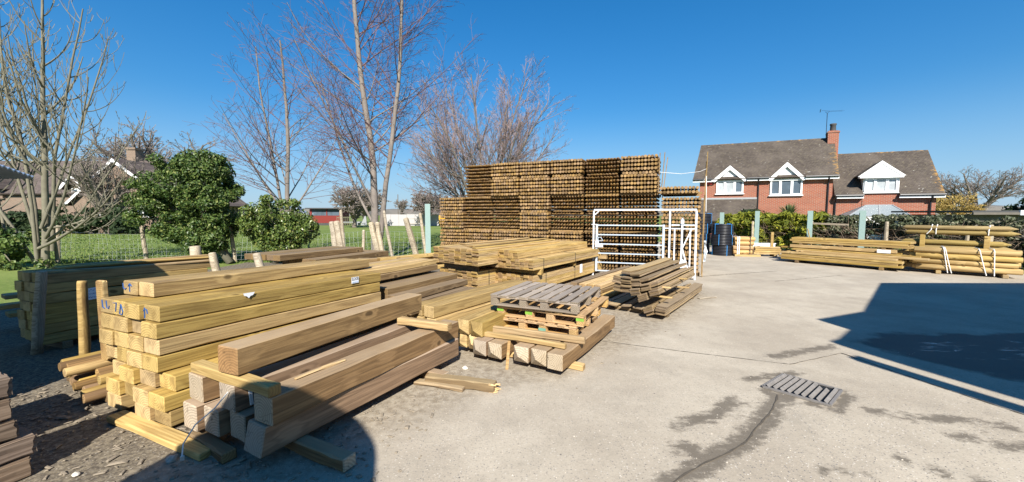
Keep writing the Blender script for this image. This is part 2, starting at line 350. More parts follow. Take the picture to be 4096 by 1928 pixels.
WET = [((2.45, 3.42), (2.05, 3.0), .085), ((2.05, 3.0), (1.72, 2.7), .08), ((1.72, 2.7), (1.35, 2.5), .075), ((1.35, 2.5), (.85, 2.15), .08), ((2.32, 3.72), (2.95, 3.9), .05),
       ((2.72, 3.12), (3.1, 3.45), .04), ((2.34, 3.52), (2.72, 3.15), .05), ((3.0, 4.35), (4.0, 4.7), .06), ((1.72, 3.1), (1.98, 3.32), .06), ((1.3, 2.9), (1.6, 3.02), .06), ((1.15, 2.65), (1.32, 2.62), .03),
       ((3.3, 2.75), (4.2, 2.35), .06), ((3.0, 3.1), (3.9, 2.9), .05), ((2.6, 2.5), (2.9, 2.2), .03), ((2.0, 2.35), (2.3, 2.3), .03)]
PUD = [(4.3, 4.95), (5.2, 5.35), (6.4, 5.35), (8.0, 5.4), (9, 4.4), (8, 3.6), (5.0, 3.55), (4.45, 4.2)]
x0, x1, y0, y1, st = -9., 14., -2., 24., .125
nx, ny = int((x1 - x0) / st) + 1, int((y1 - y0) / st) + 1
vs = []; at = {'dirt': [], 'wet': [], 'puddle': [], 'exposed': [], 'mulch': []}
for j in range(ny):
    for i in range(nx):
        x, y = x0 + i * st, y0 + j * st
        dz = noise.noise((x * .35, y * .35, 0)) * .006
        sd = poly_sd((x, y), DIRT) if y < 15 else -9
        d = sst(sd, -.5, .45)
        if d > .5: dz += (noise.noise((x * 2.1, y * 2.1, 3)) * .014 - .004) * min(1, sd)
        w = 0
        if x > -.2 and y < 11.5 and y > 1:
            for a, b, r in WET:
                q = seg_d((x, y), a, b)
                if q < r * 5: w = max(w, 1 - q / (r * 1.7 + .06))
            sb = noise.noise((x * 1.9 + 5, y * 1.3, 8)) 
            if y < 4.2 and x > 1.2: w = max(w, min(.25, sb * .45))
            if x > 2.9 and y < 3.6: w = max(w, .12 + sb * .4)
        p = sst(poly_sd((x, y), PUD), -.3, .6) if x > 3.5 and y < 7 else 0
        e = sst(noise.noise((x * .3 + 2, y * .3, 5)) + (3.6 - y) * .35 + (x - 1) * .12, -.2, .8)
        vs.append((x, y, dz)); at['dirt'].append(d); at['mulch'].append(sst(-2.05 - x + .5 * noise.noise((x * 1.5, y * 1.5, 4)) + .12 * (y - 2.5), -.1, .5)); at['wet'].append(max(0, w)); at['puddle'].append(p); at['exposed'].append(e)
fs = [(j * nx + i, j * nx + i + 1, (j + 1) * nx + i + 1, (j + 1) * nx + i) for j in range(ny - 1) for i in range(nx - 1)]
# the yard ends at the fence line on the left and at the hedge on the right
def in_yard(x, y): return y < 12.9 + max(0, (x + 2.8)) * 1.4 and x * .83 + y * .56 < 19.6 and (y < 12.9 or x > -3.2)
fs = [f for f in fs if in_yard(*vs[f[0]][:2])]
me = bpy.data.meshes.new('yard_surface'); me.from_pydata(vs, [], fs); me.materials.append(M['yard'])
for k_, a in at.items():
    A = me.attributes.new(k_, 'FLOAT', 'POINT'); A.data.foreach_set('value', a)
me.polygons.foreach_set('use_smooth', [True] * len(me.polygons))
tag(link('yard', me), kind='structure')
m = MB(); S_ = 1500; m.poly([(-S_, -60, 0), (S_, -60, 0), (S_, S_, 0), (-S_, S_, 0)])
tag(m.obj('field', M['grass'], loc=(0, 0, -.03)), kind='structure')
# far wooded rise along the horizon
m = MB(); prev = None
for i in range(81):
    a = rad(-62 + i * 1.55); r = 330 + 40 * sin(i * .7)
    h = 5.5 + 3 * noise.noise((i * .35, 2, 0)) + 1.2 * noise.noise((i * 1.7, 7, 0))
    ring = [(sin(a) * (r - 12), cos(a) * (r - 12), -.5), (sin(a) * r, cos(a) * r, h * .8), (sin(a) * (r + 25), cos(a) * (r + 25), h), (sin(a) * (r + 60), cos(a) * (r + 60), -.5)]
    b = len(m.v); m.v += ring
    if i: m.f += [(b - 4 + k, b + k, b + k + 1, b - 3 + k) for k in range(3)]
tag(m.obj('hills', plain('far winter woodland', (.16, .145, .12), 1, var=.4, scale=.09), smooth=True), kind='structure')

# cracks and joints of the concrete: narrow earth filled strips a few millimetres above it
ck_mat = plain('earth filled joint', (.085, .07, .052), .95, var=.4, scale=30); rc = random.Random(9)
for pts, w in (([(2.42, 3.40), (2.2, 3.14), (2.05, 3.0), (1.85, 2.83), (1.7, 2.68), (1.5, 2.55), (1.3, 2.45), (1.05, 2.3), (.7, 2.02)], .007), ([(.1, 5.35), (1.0, 4.95), (2.2, 4.45), (3.05, 4.12)], .005), ([(3.05, 4.12), (3.9, 4.46)], .005), ([(3.9, 4.46), (4.05, 3.7), (4.3, 2.7)], .008), ([(4.6, 9.9), (6.2, 10.5), (7.6, 10.95)], .012), ([(6.4, 9.3), (8.8, 10.2)], .008)):
    q = []
    for a, b in zip(pts[:-1], pts[1:]):
        n_ = max(3, int(math.dist(a, b) / .05)); q += [(a[0] + (b[0] - a[0]) * i / n_, a[1] + (b[1] - a[1]) * i / n_) for i in range(n_)]
    q.append(pts[-1]); m = MB()
    for i, (x, y) in enumerate(q):
        a, b = q[max(0, i - 1)], q[min(len(q) - 1, i + 1)]; t = math.atan2(b[1] - a[1], b[0] - a[0]); j_ = rc.gauss(0, w * .45); ww = w * rc.uniform(.35, 1.25)
        z = noise.noise((x * .35, y * .35, 0)) * .006 + .005
        m.v += [(x - sin(t) * (j_ + ww), y + cos(t) * (j_ + ww), z), (x - sin(t) * (j_ - ww), y + cos(t) * (j_ - ww), z)]
        if i: m.f.append((2 * i - 2, 2 * i - 1, 2 * i + 1, 2 * i))
    tag(m.obj('pavement_crack', ck_mat), kind='structure')
m = MB(); rg = random.Random(17)
for i in range(2600):
    y = 2.15 + 5.5 * rg.random() ** 1.8; x = rg.uniform(-.8, min(4.8, 1.35 * y))
    if poly_sd((x, y), DIRT) > .2: continue
    s_ = rg.uniform(.0022, .0055) * (1.8 if rg.random() < .05 else 1); a = rg.uniform(0, 6.3); z = noise.noise((x * .35, y * .35, 0)) * .006
    p = [(x + cos(a + k * 1.57) * s_ * rg.uniform(.7, 1.3), y + sin(a + k * 1.57) * s_ * rg.uniform(.7, 1.3), z) for k in range(4)]
    m.add(p + [(x, y, z + s_ * .8)], [(0, 1, 4), (1, 2, 4), (2, 3, 4), (3, 0, 4)])
kg = N('loose grit', .9, .2); tag(m.obj('grit', kg.out(kg.mix(kg.n('NewGeometry').outputs['Random Per Island'], (.12, .11, .10), (.5, .44, .36)))), kind='stuff')

# loose stones and bark chips in the dirt: nobody could count them
m = MB(); r_ = random.Random(3)
for i in range(1900):
    if i < 1500: x, y = r_.uniform(-4.6, -.6), r_.uniform(2.0, 4.4)
    else:
        x, y = r_.uniform(-3, 5), r_.uniform(2.2, 9)
    sd = poly_sd((x, y), DIRT)
    if sd < -.35 or (sd < .1 and r_.random() < .6): continue
    s = r_.uniform(.004, .012) * (1.9 if r_.random() < .06 else 1); a = r_.uniform(0, 6.3)
    l = s * r_.choice((1, 1.3, 3.2)); u = Vector((cos(a), sin(a), 0)) * l; v = Vector((-sin(a), cos(a), 0)) * s; c = Vector((x, y, .004))
    h = Vector((0, 0, s * .55))
    m.hexa([c - u - v, c + u - v * .8, c + u * .9 + v, c - u * .8 + v, c - u * .6 - v * .5 + h, c + u * .5 - v * .5 + h, c + u * .5 + v * .4 + h, c - u * .5 + v * .6 + h])
tag(m.obj('gravel', plain('gravel and chips', (.225, .185, .135), .95, var=.5, scale=40)), kind='stuff')

# ------------------------------------------------------------------ timber builders
_bm = {}
def beam_mesh(L, Wd, H, mat, bev=.007, tip=None, var=0, bow=.008):
    key = (round(L, 3), round(Wd, 3), round(H, 3), mat, tip, var, bow)
    if key in _bm: return _bm[key]
    rr = random.Random(hash(key) & 0xffff); m = MB()
    def ring(x, ins, b):
        y0, y1, z0, z1 = ins, Wd - ins, ins, H - ins
        by = bow * sin(pi * x / L) * (var - 1.5) * .7; bz = bow * sin(pi * x / L) * ((var * 3) % 4 - 1.5) * .5
        return [(x, y + by, z + bz) for y, z in ((y0 + b, z0), (y1 - b, z0), (y1, z0 + b), (y1, z1 - b), (y1 - b, z1), (y0 + b, z1), (y0, z1 - b), (y0, z0 + b))]
    rings = []
    if tip == 'pyr':
        rings.append([(0, Wd / 2, H / 2)] * 8); rings.append(ring(Wd * .42, 0, bev * .6))
    else:
        rings.append(ring(0, bev, bev * .3)); rings.append(ring(bev, 0, bev))
    for i in range(1, 7): rings.append(ring(L * i / 7, rr.uniform(-.001, .001), bev * rr.uniform(.5, 2.2)))
    rings.append(ring(L - bev, 0, bev)); rings.append(ring(L, bev, bev * .3))
    if tip == 'chamfer':        # lower near edge sawn off at a slant
        for q in (0, 1): rings[q] = [(x + max(0, H * .5 - z) * .9 * max(0, y / Wd - .35) * 1.5, y, z) for x, y, z in rings[q]]
    if tip == 'slant':          # end sawn out of square, the foot of it reaching forward
        for q in (0, 1): rings[q] = [(x - max(0, H - z) * .2, y, z) for x, y, z in rings[q]]
    for r in rings: m.v += r
    for i in range(len(rings) - 1):
        for k in range(8):
            a, b = i * 8 + k, i * 8 + (k + 1) % 8; m.f.append((a, a + 8, b + 8, b))
    if tip != 'pyr': m.f.append(tuple(range(8)))
    n = (len(rings) - 1) * 8; m.f.append(tuple(n + k for k in range(8))[::-1])
    me = m.mesh('beam', M[mat]); _bm[key] = me
    if tip == 'pyr':
        bm = bmesh.new(); bm.from_mesh(me); bmesh.ops.remove_doubles(bm, verts=bm.verts, dist=1e-5); bm.to_mesh(me); bm.free()
    bm = bmesh.new(); bm.from_mesh(me); bmesh.ops.recalc_face_normals(bm, faces=bm.faces); bm.to_mesh(me); bm.free()
    return me
def frame_of(o, yaw, pit=0., roll=0.):      # local X runs along compass yaw, Y to its left
    return Matrix.Translation(o) @ Matrix.Rotation(pi / 2 - rad(yaw), 4, 'Z') @ Matrix.Rotation(-rad(pit), 4, 'Y') @ Matrix.Rotation(rad(roll), 4, 'X')
def put(name, me, fr, at=(0, 0, 0), label=None, cat=None, group=None, parent=None, jit=0., dz=0.):
    o = bpy.data.objects.new(name, me); C.objects.link(o)
    mw = fr @ Matrix.Translation(at)
    if jit: mw = mw @ Matrix.Rotation(R.gauss(0, rad(jit)), 4, 'Z') @ Matrix.Rotation(R.gauss(0, rad(jit * .3)), 4, 'Y')
    if parent: o.parent = parent
    o.matrix_local = mw
    return tag(o, label, cat, group)
def beam(name, o, yaw, L, Wd, H, mat, label, cat, group=None, pit=0., roll=0., tip=None, var=None, bow=.008):
    return put(name, beam_mesh(L, Wd, H, mat, tip=tip, var=R.randrange(4) if var is None else var, bow=bow), frame_of(o, yaw, pit, roll), label=label, cat=cat, group=group)
ORD = ['first', 'second', 'third', 'fourth', 'fifth', 'sixth', 'seventh', 'eighth', 'ninth', 'tenth', 'eleventh', 'twelfth']

# ------------------------------------------------------------------ A  tall stack of yellow sleepers (front left)
GA = 'yellow sleepers in the tall stack'
U = frame_of((-2.733, 2.897, .418), 23.2, -1.78); Lo = frame_of((-2.601, 2.807, .024), 24.5, -.69)
SLE = {}
def s_lab(row, col, extra=''):
    return f'yellow timber sleeper, {ORD[col]} from left, {ORD[row - 1]} row down of the tall stack{extra}'
hz = .1225
for r in range(4):                  # rows 2..5
    for c in range(4):              # c from the left
        y = (3 - c) * .2135
        xo = R.uniform(-.03, .025) + (.02 if r in (1,) else 0)
        SLE[(r + 2, c)] = put('sleeper_beam', beam_mesh(2.43, .2125, hz, 'yellow', var=(r * 3 + c) % 4), U, (xo, y, (3 - r) * .1305 + .0015), s_lab(r + 2, c), 'timber sleeper', GA, jit=.18)
for r in range(3):                  # rows 6..8
    for c in range(4):
        y = (3 - c) * .2255
        xo = R.uniform(-.03, .025) + (.32 if (r, c) == (2, 1) else 0) + (.05 if (r, c) == (0, 3) else 0)
        ex = ', set back' if (r, c) == (2, 1) else ''
        SLE[(r + 6, c)] = put('sleeper_beam', beam_mesh(2.40, .2235, hz, 'yellow', var=(r + c) % 4), Lo, (xo, y, (2 - r) * .1305 + .001), s_lab(r + 6, c, ex), 'timber sleeper', GA, jit=.18)
T = U @ Matrix.Translation((.17, .4275, .5235)) @ Matrix.Rotation(rad(2.2), 4, 'Z')
SLE[(1, 1)] = put('sleeper_beam', beam_mesh(2.62, .205, hz, 'yellow', var=1), T, (0, 0, 0), 'right of the two yellow sleepers lying on top of the tall stack', 'timber sleeper', GA)
SLE[(1, 0)] = put('sleeper_beam', beam_mesh(2.55, .205, hz, 'yellow', var=2), T, (-.01, .212, 0), 'left of two yellow sleepers on top of the stack, end marked with blue arrow', 'timber sleeper', GA)
def marks(parent, strokes, name='crayon_mark', mat='blue', w=.011):    # strokes drawn on the near sawn end (y left, z up)
    for s in strokes:
        m = MB()
        for a, b in zip(s[:-1], s[1:]): m.bar((-.002, a[0], a[1]), (-.002, b[0], b[1]), .003, w, up=(0, b[1] - a[1], -(b[0] - a[0])) if False else (1, 0, 0))
        m.obj(name, M[mat], parent)
marks(SLE[(1, 0)], [[(.10, .03), (.10, .10)], [(.125, .075), (.10, .102), (.07, .08)], [(.20, .10), (.195, .06), (.17, .045), (.15, .06)]])
marks(SLE[(2, 0)], [[(.17, .11), (.16, .05), (.13, .04)], [(.10, .11), (.09, .05), (.06, .045), (.05, .07)]])
marks(SLE[(2, 1)], [[(.20, .10), (.15, .105)], [(.15, .105), (.165, .03)], [(.10, .02), (.08, .10), (.05, .04), (.06, .015), (.10, .02)], [(.03, .08), (.005, .082)]])
marks(SLE[(2, 3)], [[(.19, .015), (.19, .10)], [(.205, .07), (.19, .09), (.16, .085), (.15, .055)]])
def text(s, size, mat, parent, mtx):
    cu = bpy.data.curves.new('lettering', 'FONT'); cu.body = s; cu.size = size; cu.extrude = .0004; cu.align_x = 'CENTER'; cu.align_y = 'CENTER'; cu.offset = size * .012
    cu.materials.append(M[mat])
    t_ = bpy.data.objects.new('lettering', cu); C.objects.link(t_); bpy.context.view_layer.update()
    me = bpy.data.meshes.new_from_object(t_.evaluated_get(bpy.context.evaluated_depsgraph_get())); bpy.data.objects.remove(t_); bpy.data.curves.remove(cu)
    o = bpy.data.objects.new('lettering', me); C.objects.link(o); o.parent = parent; o.matrix_local = mtx; o['kind'] = 'thing'
    return o
def side_paper(parent, x, z, w, h, ragged=0, name='paper_label', tilt=0):   # on the long face that looks towards -Y of the beam
    m = MB(); pts = [(-w / 2, h / 2), (-w / 2, -h / 2), (w / 2, -h / 2), (w / 2, h / 2)]
    if ragged: pts = [(-w / 2, h / 2), (-w * .42, h * .05), (-w * .2, -h * .1), (-w * .02, -h / 2), (w * .12, -h * .12), (w * .34, -h * .02), (w / 2, h / 2)]
    m.extrude([(a, 0, b) for a, b in pts], (0, -.002, 0))
    o = m.obj(name, M['paper'], parent, (x, -.0055, z), (0, tilt, 0)); return o
side_paper(SLE[(2, 3)], .68, .10, .105, .05, 1)
lb = side_paper(SLE[(2, 3)], 1.97, .079, .115, .075)
text('SL2GR', .045, 'ink', lb, Matrix.Translation((0, -.0028, .014)) @ Matrix.Rotation(pi / 2, 4, 'X') @ Matrix.Diagonal((.88, 1.1, 1, 1)))
m = MB(); m.box(-.046, .046, -.0034, -.0022, -.029, -.02); m.obj('printed_band', plain('pale blue print', (.35, .48, .70)), lb)
# upright pale board between this stack and the dark one behind
beam('upright_board', (-3.72, 3.45, .30), 23, .05, .10, .735, 'pale', 'pale upright board standing at the left end of the tall yellow stack', 'board')

# ------------------------------------------------------------------ B  brown gate posts, strapped, with beams on top
GB = 'square brown gate posts in the front heap'
g1 = beam('gate_post', (-1.523, 2.357, .2945), 26.6, 2.07, .192, .19, 'grey', 'upper square gate post at the right of the front heap, long side lit', 'gate post', GB, pit=-.75, tip=None)
g2 = beam('gate_post', (-1.573, 2.362, .098), 29.2, 2.03, .2, .19, 'grey', 'lowest square gate post at the right front, its end sawn to a slant', 'gate post', GB, tip='slant')
gb = beam('gate_post', (-1.885, 2.53, .2925), 28.3, 1.9, .19, .19, 'grey', 'square gate post with white strap round it in the middle of the front heap', 'gate post', GB)
ga = beam('gate_post', (-2.21, 2.665, .295), 28, 2.0, .19, .19, 'grey', 'upper left gate post of the front heap beside the yellow stack', 'gate post', GB)
gd = beam('gate_post', (-2.235, 2.63, .098), 28, 2.0, .185, .19, 'grey', 'lower left gate post of the front heap beside the yellow stack', 'gate post', GB)
ge = beam('gate_post', (-2.03, 2.565, .098), 28, 2.0, .19, .19, 'grey', 'lower gate post half in shadow, second from the left of the heap', 'gate post', GB)
gf = beam('gate_post', (-1.80, 2.50, .098), 28.6, 2.0, .19, .19, 'grey', 'shaded lower gate post, third from the left of the heap', 'gate post', GB)
# near strap, snapped and curling
m = MB()
for off in (0, .012): m.tube([(.10 + off, -.01, .02), (.09 + off, -.02, .10), (.09 + off, -.008, .17), (.09 + off, .03, .198), (.085 + off, .12, .203), (.07 + off, .185, .2)], .006, 5)
m.obj('broken_strap', M['strap'], gb)
m = MB(); m.tube([(-2.20, 2.46, .03), (-2.22, 2.50, .10), (-2.15, 2.52, .22), (-2.02, 2.53, .33), (-1.93, 2.54, .44)], .0045, 5)
m.bar((-2.20, 2.46, .005), (-2.18, 2.44, .05), .022, .004)
tag(m.obj('loose_strap', M['strap']), 'thin loose white strap hanging over the left ends of the gate posts', 'strap')
h_ = beam('square_beam', (-1.827, 2.493, .568), 21.9, 2.085, .2, .187, 'brown', 'single large brown beam lying on bearers across the front heap', 'beam', pit=-1.1)
beam('bearer', (-1.49, 2.42, .489), 299 - 3, .92, .085, .074, 'pale', 'short yellow bearer under the near end of the large brown beam', 'bearer', 'bearers in the front heap')
beam('bearer', (-.60, 3.80, .489), 293, .62, .09, .072, 'pale', 'short orange bearer across the far end of the front heap', 'bearer', 'bearers in the front heap', roll=0)
beam('wood_strip', (-1.51, 2.62, .4865), 27.5, .42, .03, .012, 'pale', 'thin yellow strip lying on top of the right gate post', 'wood strip', pit=-.7)
beam('bearer', (-1.02, 2.42, .006), 297, .75, .1, .088, 'grey', 'shaded bearer on the ground under the near end of the gate posts', 'bearer', 'bearers in the front heap')
beam('bearer', (-.62, 3.72, .006), 297, .8, .1, .085, 'grey', 'bearer on the ground under the far end of the gate posts', 'bearer', 'bearers in the front heap')
beam('bearer', (-1.86, 2.50, .0), 300, .5, .09, .07, 'darkbrown', 'dark broken bearer under the slanted gate post ends', 'bearer', 'bearers in the front heap')
beam('plank', (-2.03, 2.56, .0), 293.5, 1.24, .12, .05, 'pale', 'yellow plank lying on the dirt before the tall stack, half in shadow', 'plank')
beam('offcut', (-.43, 3.53, .0), 288, .52, .09, .035, 'oldboard', 'small grey offcut on the concrete beside the gate posts', 'offcut', 'offcuts on the yard')
oc = beam('offcut', (-.14, 3.53, .0), 284.5, .70, .1, .085, 'oldboard', 'brown offcut with a splintered pale end on the concrete', 'offcut', 'offcuts on the yard')
m = MB(); rs = random.Random(5)
for i in range(16):
    y, z = rs.uniform(.005, .09), rs.uniform(.0, .085); m.tube([(.05, y, z), (-.015 - rs.random() * .03, y + rs.uniform(-.02, .02), max(.004, z + rs.uniform(-.03, .03)))], [.014, .003], 4)
m.obj('splinters', plain('fresh splinters', (.62, .42, .2), .8, var=.2), oc)
beam('offcut', (-1.63, 2.9, .0), 20, .3, .09, .05, 'yellow', 'short yellow block lying under the tall stack', 'offcut', 'offcuts on the yard') if False else None
for (x, y, s, lab) in ((-2.28, 2.47, .035, 'pale broken stone lying on the dirt in front of the plank'), (-2.75, 2.32, .022, 'small white stone alone on the dirt near the bottom left'), (-.5, 4.0, .03, 'white stone on the concrete between the two timber heaps')):
    bm = bmesh.new(); bmesh.ops.create_icosphere(bm, subdivisions=2, radius=s)
    for v in bm.verts: v.co += v.co * noise.noise(v.co * 40 + Vector((x, y, 0))) * .5; v.co.z *= .65
    me = bpy.data.meshes.new('stone'); bm.to_mesh(me); bm.free(); tag(link('stone', me, loc=(x, y, s * .35), mat=M['stone']), lab, 'stone', 'loose stones')

# ------------------------------------------------------------------ C  beams under the pallets, brown capped posts, long knotty beams
GC = 'square posts under the pallets'
beam('gate_post', (.501, 3.734, .075), 31.4, 1.78, .172, .166, 'grey', 'long square post at the right of the pallets, flat brown end', 'gate post', GC)
for i, (x, y, dx) in enumerate(((.315, 3.80, 0), (.135, 3.89, .0))):
    beam('gate_post', (x, y, .075), 31, 1.7, .178, .166, 'grey', ('pyramid ended post beside the flat ended one under the pallets', 'pyramid ended post, left of its twin in the right pair')[i], 'gate post', GC, tip='pyr')
for i, (x, y) in enumerate(((-.15, 4.00), (-.325, 4.09))):
    beam('gate_post', (x, y, .075), 31, 1.7, .175, .166, 'grey', ('right pyramid ended post of the left pair under the pallets', 'leftmost grey pyramid ended post under the pallets')[i], 'gate post', GC, tip='pyr')
GP = 'brown capped posts by the pallets'
for r in range(2):
    for c in range(2):
        beam('capped_post', (-.40 - c * .165 + r * .03, 4.27 + c * .095 - r * .05, .078 + r * .172), 31, 1.6, .165, .165, 'yellow', f'orange brown pyramid capped post, {("lower", "upper")[r]} {("right", "left")[c]} of the four beside the gate posts', 'gate post', GP, tip='pyr')
GY = 'long knotty yellow beams'
for i, (x, y, z, H, lab) in enumerate(((-1.038, 5.01, .262, .155, 'upper long knotty yellow beam running behind the pallets'), (-1.0, 4.98, .10, .155, 'lower long knotty yellow beam running behind the pallets'),
                               (-1.22, 5.13, .262, .15, 'long yellow beam behind the knotty upper one'), (-1.2, 5.11, .10, .155, 'long yellow beam hidden low behind the knotty ones'))):
    beam('long_beam', (x, y, z), 35, 2.4, .184, H, 'yellow', lab, 'beam', GY)
beam('bearer', (.80, 4.10, .243), 292.5, 1.2, .055, .075, 'pale', 'long orange batten under the front of the pallets', 'bearer', 'battens under the pallets')
beam('bearer', (.575, 3.95, .243), 296, .97, .06, .055, 'pale', 'split yellow batten just before the longer one under the pallets', 'bearer', 'battens under the pallets')
beam('bearer', (.78, 3.99, .004), 297, 1.3, .09, .062, 'pale', 'bearer on the ground under the pyramid ended posts', 'bearer', 'battens under the pallets')
beam('bearer', (-.05, 4.78, .004), 300, .9, .09, .068, 'pale', 'bearer on the ground under the capped posts', 'bearer', 'battens under the pallets')
m = MB(); m.bar((-.055, 3.985, 0), (-.03, 4.02, .30), .03, .03)
tag(m.obj('thin_stake', M['palletfresh']), 'thin upright stick leaning against the pyramid ended posts', 'stick')

# pallets
def pallet(fr, mat, label, green=None, slats=9, L=1.16, Wd=1.11, group='stacked pallets'):
    root = bpy.data.objects.new('pallet', None); C.objects.link(root); root.matrix_local = fr; tag(root, label, 'pallet', group)
    sw = Wd / slats * .74
    for i in range(slats):
        y = (Wd - sw) * i / (slats - 1)
        put('deck_slat', beam_mesh(L, sw, .02, mat, bev=.003, var=i % 4, bow=.003), Matrix.Identity(4), (R.uniform(-.008, .008), y + R.uniform(-.006, .006), .116), parent=root)
    rot = Matrix.Rotation(pi / 2, 4, 'Z')
    for x in (.1, L / 2 + .05, L):
        put('stringer', beam_mesh(Wd, .1, .02, mat, bev=.003, var=1), Matrix.Translation((x, 0, .0955)) @ rot, parent=root)
        put('bottom_board', beam_mesh(Wd, .1, .018, mat, bev=.003, var=2), Matrix.Translation((x, 0, 0)) @ rot, parent=root)
        for q in (0, .36, .62, 1):
            b = put('block', beam_mesh(.1, .085, .0765, mat, bev=.004, var=0), Matrix.Identity(4), (x - .1, q * (Wd - .085), .0185), parent=root)
            if green and x < .2 and (q != .36) == (green == 'greenpaint'):
                mm = MB(); mm.box(-.002, .02, -.002, .087, .045 if green == 'greenpaint' else .01, .076 if green == 'greenpaint' else .05); mm.obj('paint_mark', M[green], b)
    return root
M['greenpaint'] = plain('bright green paint', (.20, .38, .05), .6, var=.5, scale=20); M['tealpaint'] = plain('dull teal paint', (.14, .30, .22), .6, var=.3, scale=20)
PF = (.735, 4.252, .516)
pallet(frame_of(PF, 25.3, -1.1), 'pallet', 'grey weathered pallet on top of the pallet stack')
pallet(frame_of((.80, 4.24, .377), 27.5, -.5), 'palletfresh', 'orange pallet with bright green painted blocks, middle of the stack', 'greenpaint')
pallet(frame_of((.72, 4.26, .239), 26.5, 0), 'palletfresh', 'lowest pallet with teal painted blocks, resting on the square posts', 'tealpaint')

# ------------------------------------------------------------------ D  dark brown beams between the stacks
GD = 'dark brown beams between the stacks'
dd = [(-.57, 6.42, .40, 5), (-.75, 6.62, .51, 5), (-.98, 6.75, .60, 4), (-1.32, 6.86, .745, 3)]
for k, (x, y, zt, n) in enumerate(dd):
    a = rad(28.5)
    for c in range(n):
        L = 1.62; bx, by = x - sin(a) * L, y - cos(a) * L
        put('dark_beam', beam_mesh(L, .175, .098, 'darkbrown', var=(k + c) % 4), frame_of((bx - cos(a) * c * .18, by + sin(a) * c * .18, zt - .1), 28.5), (R.uniform(-.03, .03) - (0 if k else 0), 0, 0),
            f'dark brown beam, {ORD[c]} from the right in the {("lowest", "second", "third", "topmost")[k]} visible step beside the yellow stack', 'beam', GD, jit=.4)
for k, z in enumerate((.0, .1, .2)):
    for c in range(5):
        L = 1.6; a = rad(28.5); x, y = -.66 - k * .02, 6.36
        put('dark_beam', beam_mesh(L, .175, .098, 'darkbrown', var=(k + c) % 4), frame_of((x - sin(a) * L - cos(a) * c * .18, y - cos(a) * L + sin(a) * c * .18, z + .002), 28.5), (0, 0, 0),
            f'buried dark beam, {ORD[c]} from right, layer {("one", "two", "three")[k]} up under the brown steps', 'beam', GD)
a = rad(28)
for c in range(4):
    L = 1.75; x, y = -1.36, 6.86
    put('long_board', beam_mesh(L, .16, .088, 'pale', var=c), frame_of((x - sin(a) * L - cos(a) * c * .165, y - cos(a) * L + sin(a) * c * .165, .748), 28), (0, 0, 0),
        f'light yellow board, {ORD[c]} from the right on top of the dark brown beams', 'board', 'light boards on the dark beams', jit=.3)
# E  brown sleepers on the far side of the yellow stack
GE = 'dark brown sleepers behind the yellow stack'
E_ = frame_of((-5.263, 8.653, .428), 21.8, -.5)
for r in range(3):
    for c in range(5):
        sh = (0, -.42, -.42)[2 - r] if r < 2 else 0
        put('brown_sleeper', beam_mesh(2.6, .222, .135, 'darkbrown', var=(r + c) % 4), E_, (.0 + R.uniform(-.03, .03) + (.62 if r < 2 else 0), c * .225 + sh, (r - 1) * .14 + .002),
            f'dark brown sleeper, {ORD[c]} from the right in the {("lower", "middle", "top")[r]} layer behind the yellow stack', 'timber sleeper', GE)
o = beam('brown_sleeper', (-3.42, 8.55, .36), 65, .9, .2, .28, 'darkbrown', 'broad dark brown block with a white label facing the yard', 'beam')
side_paper(o, .62, .16, .28, .2)
lp = o.children[0]; m = MB()
for i in range(7): m.box(-.12, .11 - (i % 3) * .03, -.0034, -.0022, .07 - i * .022, .074 - i * .022)
m.obj('printed_lines', plain('grey print', (.45, .46, .48)), lp)
for i, (x, y, z, yaw, L) in enumerate(((-2.95, 8.6, .56, 43, 2.6), (-2.7, 8.3, .46, 44, 2.6), (-3.1, 8.75, .46, 45, 2.5), (-2.65, 8.15, .33, 43, 2.5), (-3.0, 8.45, .34, 46, 2.3))):
    beam('long_board', (x, y, z), yaw, L, .16, .09, 'pale', f'pale board, number {("one", "two", "three", "four", "five")[i]} counted from the top behind the light boards'.replace('number one counted from the top', 'topmost').replace('number two counted from the top', 'second down').replace('number three counted from the top', 'third down').replace('number four counted from the top', 'fourth down').replace('number five counted from the top', 'lowest'), 'board', 'pale boards by the wire fence')
for i, (x, y, z) in enumerate(((-5.9, 8.2, .30), (-6.1, 8.5, .26), (-6.3, 8.9, .22))):
    beam('long_board', (x, y, z), 40, 1.6, .15, .05, 'pale', ('pale board sloping beside the brown sleepers', 'middle pale board left of the brown sleepers', 'farthest pale board left of the brown sleepers')[i], 'board', 'pale boards left of the brown sleepers')

# ------------------------------------------------------------------ F  strapped packs of sawn timber in the middle
def pack(label, fr, L, Wd, H, cols, rows, mat, cat='timber pack', straps=(.15, .5, .85), paper=None, skip=lambda r, c: False, gaps=()):
    root = bpy.data.objects.new('timber_pack', None); C.objects.link(root); root.matrix_local = fr; tag(root, label, cat, 'packs of sawn timber')
    w, h = Wd / cols, H / rows
    for r in range(rows):
        for c in range(cols):
            if skip(r, c): continue
            put('plank', beam_mesh(L, w - .003, h - .0025, mat, bev=.0025, var=(r * 5 + c * 3) % 4, bow=.002), Matrix.Identity(4), (R.gauss(0, .012), c * w, r * h), parent=root)
    for t in straps:
        m = MB(); x = L * t; m.box(x - .01, x + .01, -.006, -.003, 0, H); m.box(x - .01, x + .01, -.006, Wd, H + .003, H + .006)
        m.obj('band', M['strapdark'], root)
    if paper:
        m = MB(); m.box(-.07, .07, -.004, 0, -.105, .105); m.obj('paper_label', M['paper'], root, (paper[0], -.006, paper[1]))
    return root
pack('yellow pack of square battens, upper of the two nearest the white gate', frame_of((.408, 7.456, .535), 34.7, -.28), 3.46, 1.163, .2, 11, 4, 'pale', straps=(.12, .55))
pack('narrow layer of battens on top of the pack nearest the white gate', frame_of((.408, 7.456, .74), 34.7, -.28) @ Matrix.Translation((0, .36, 0)), 3.4, .8, .17, 7, 3, 'pale', straps=())
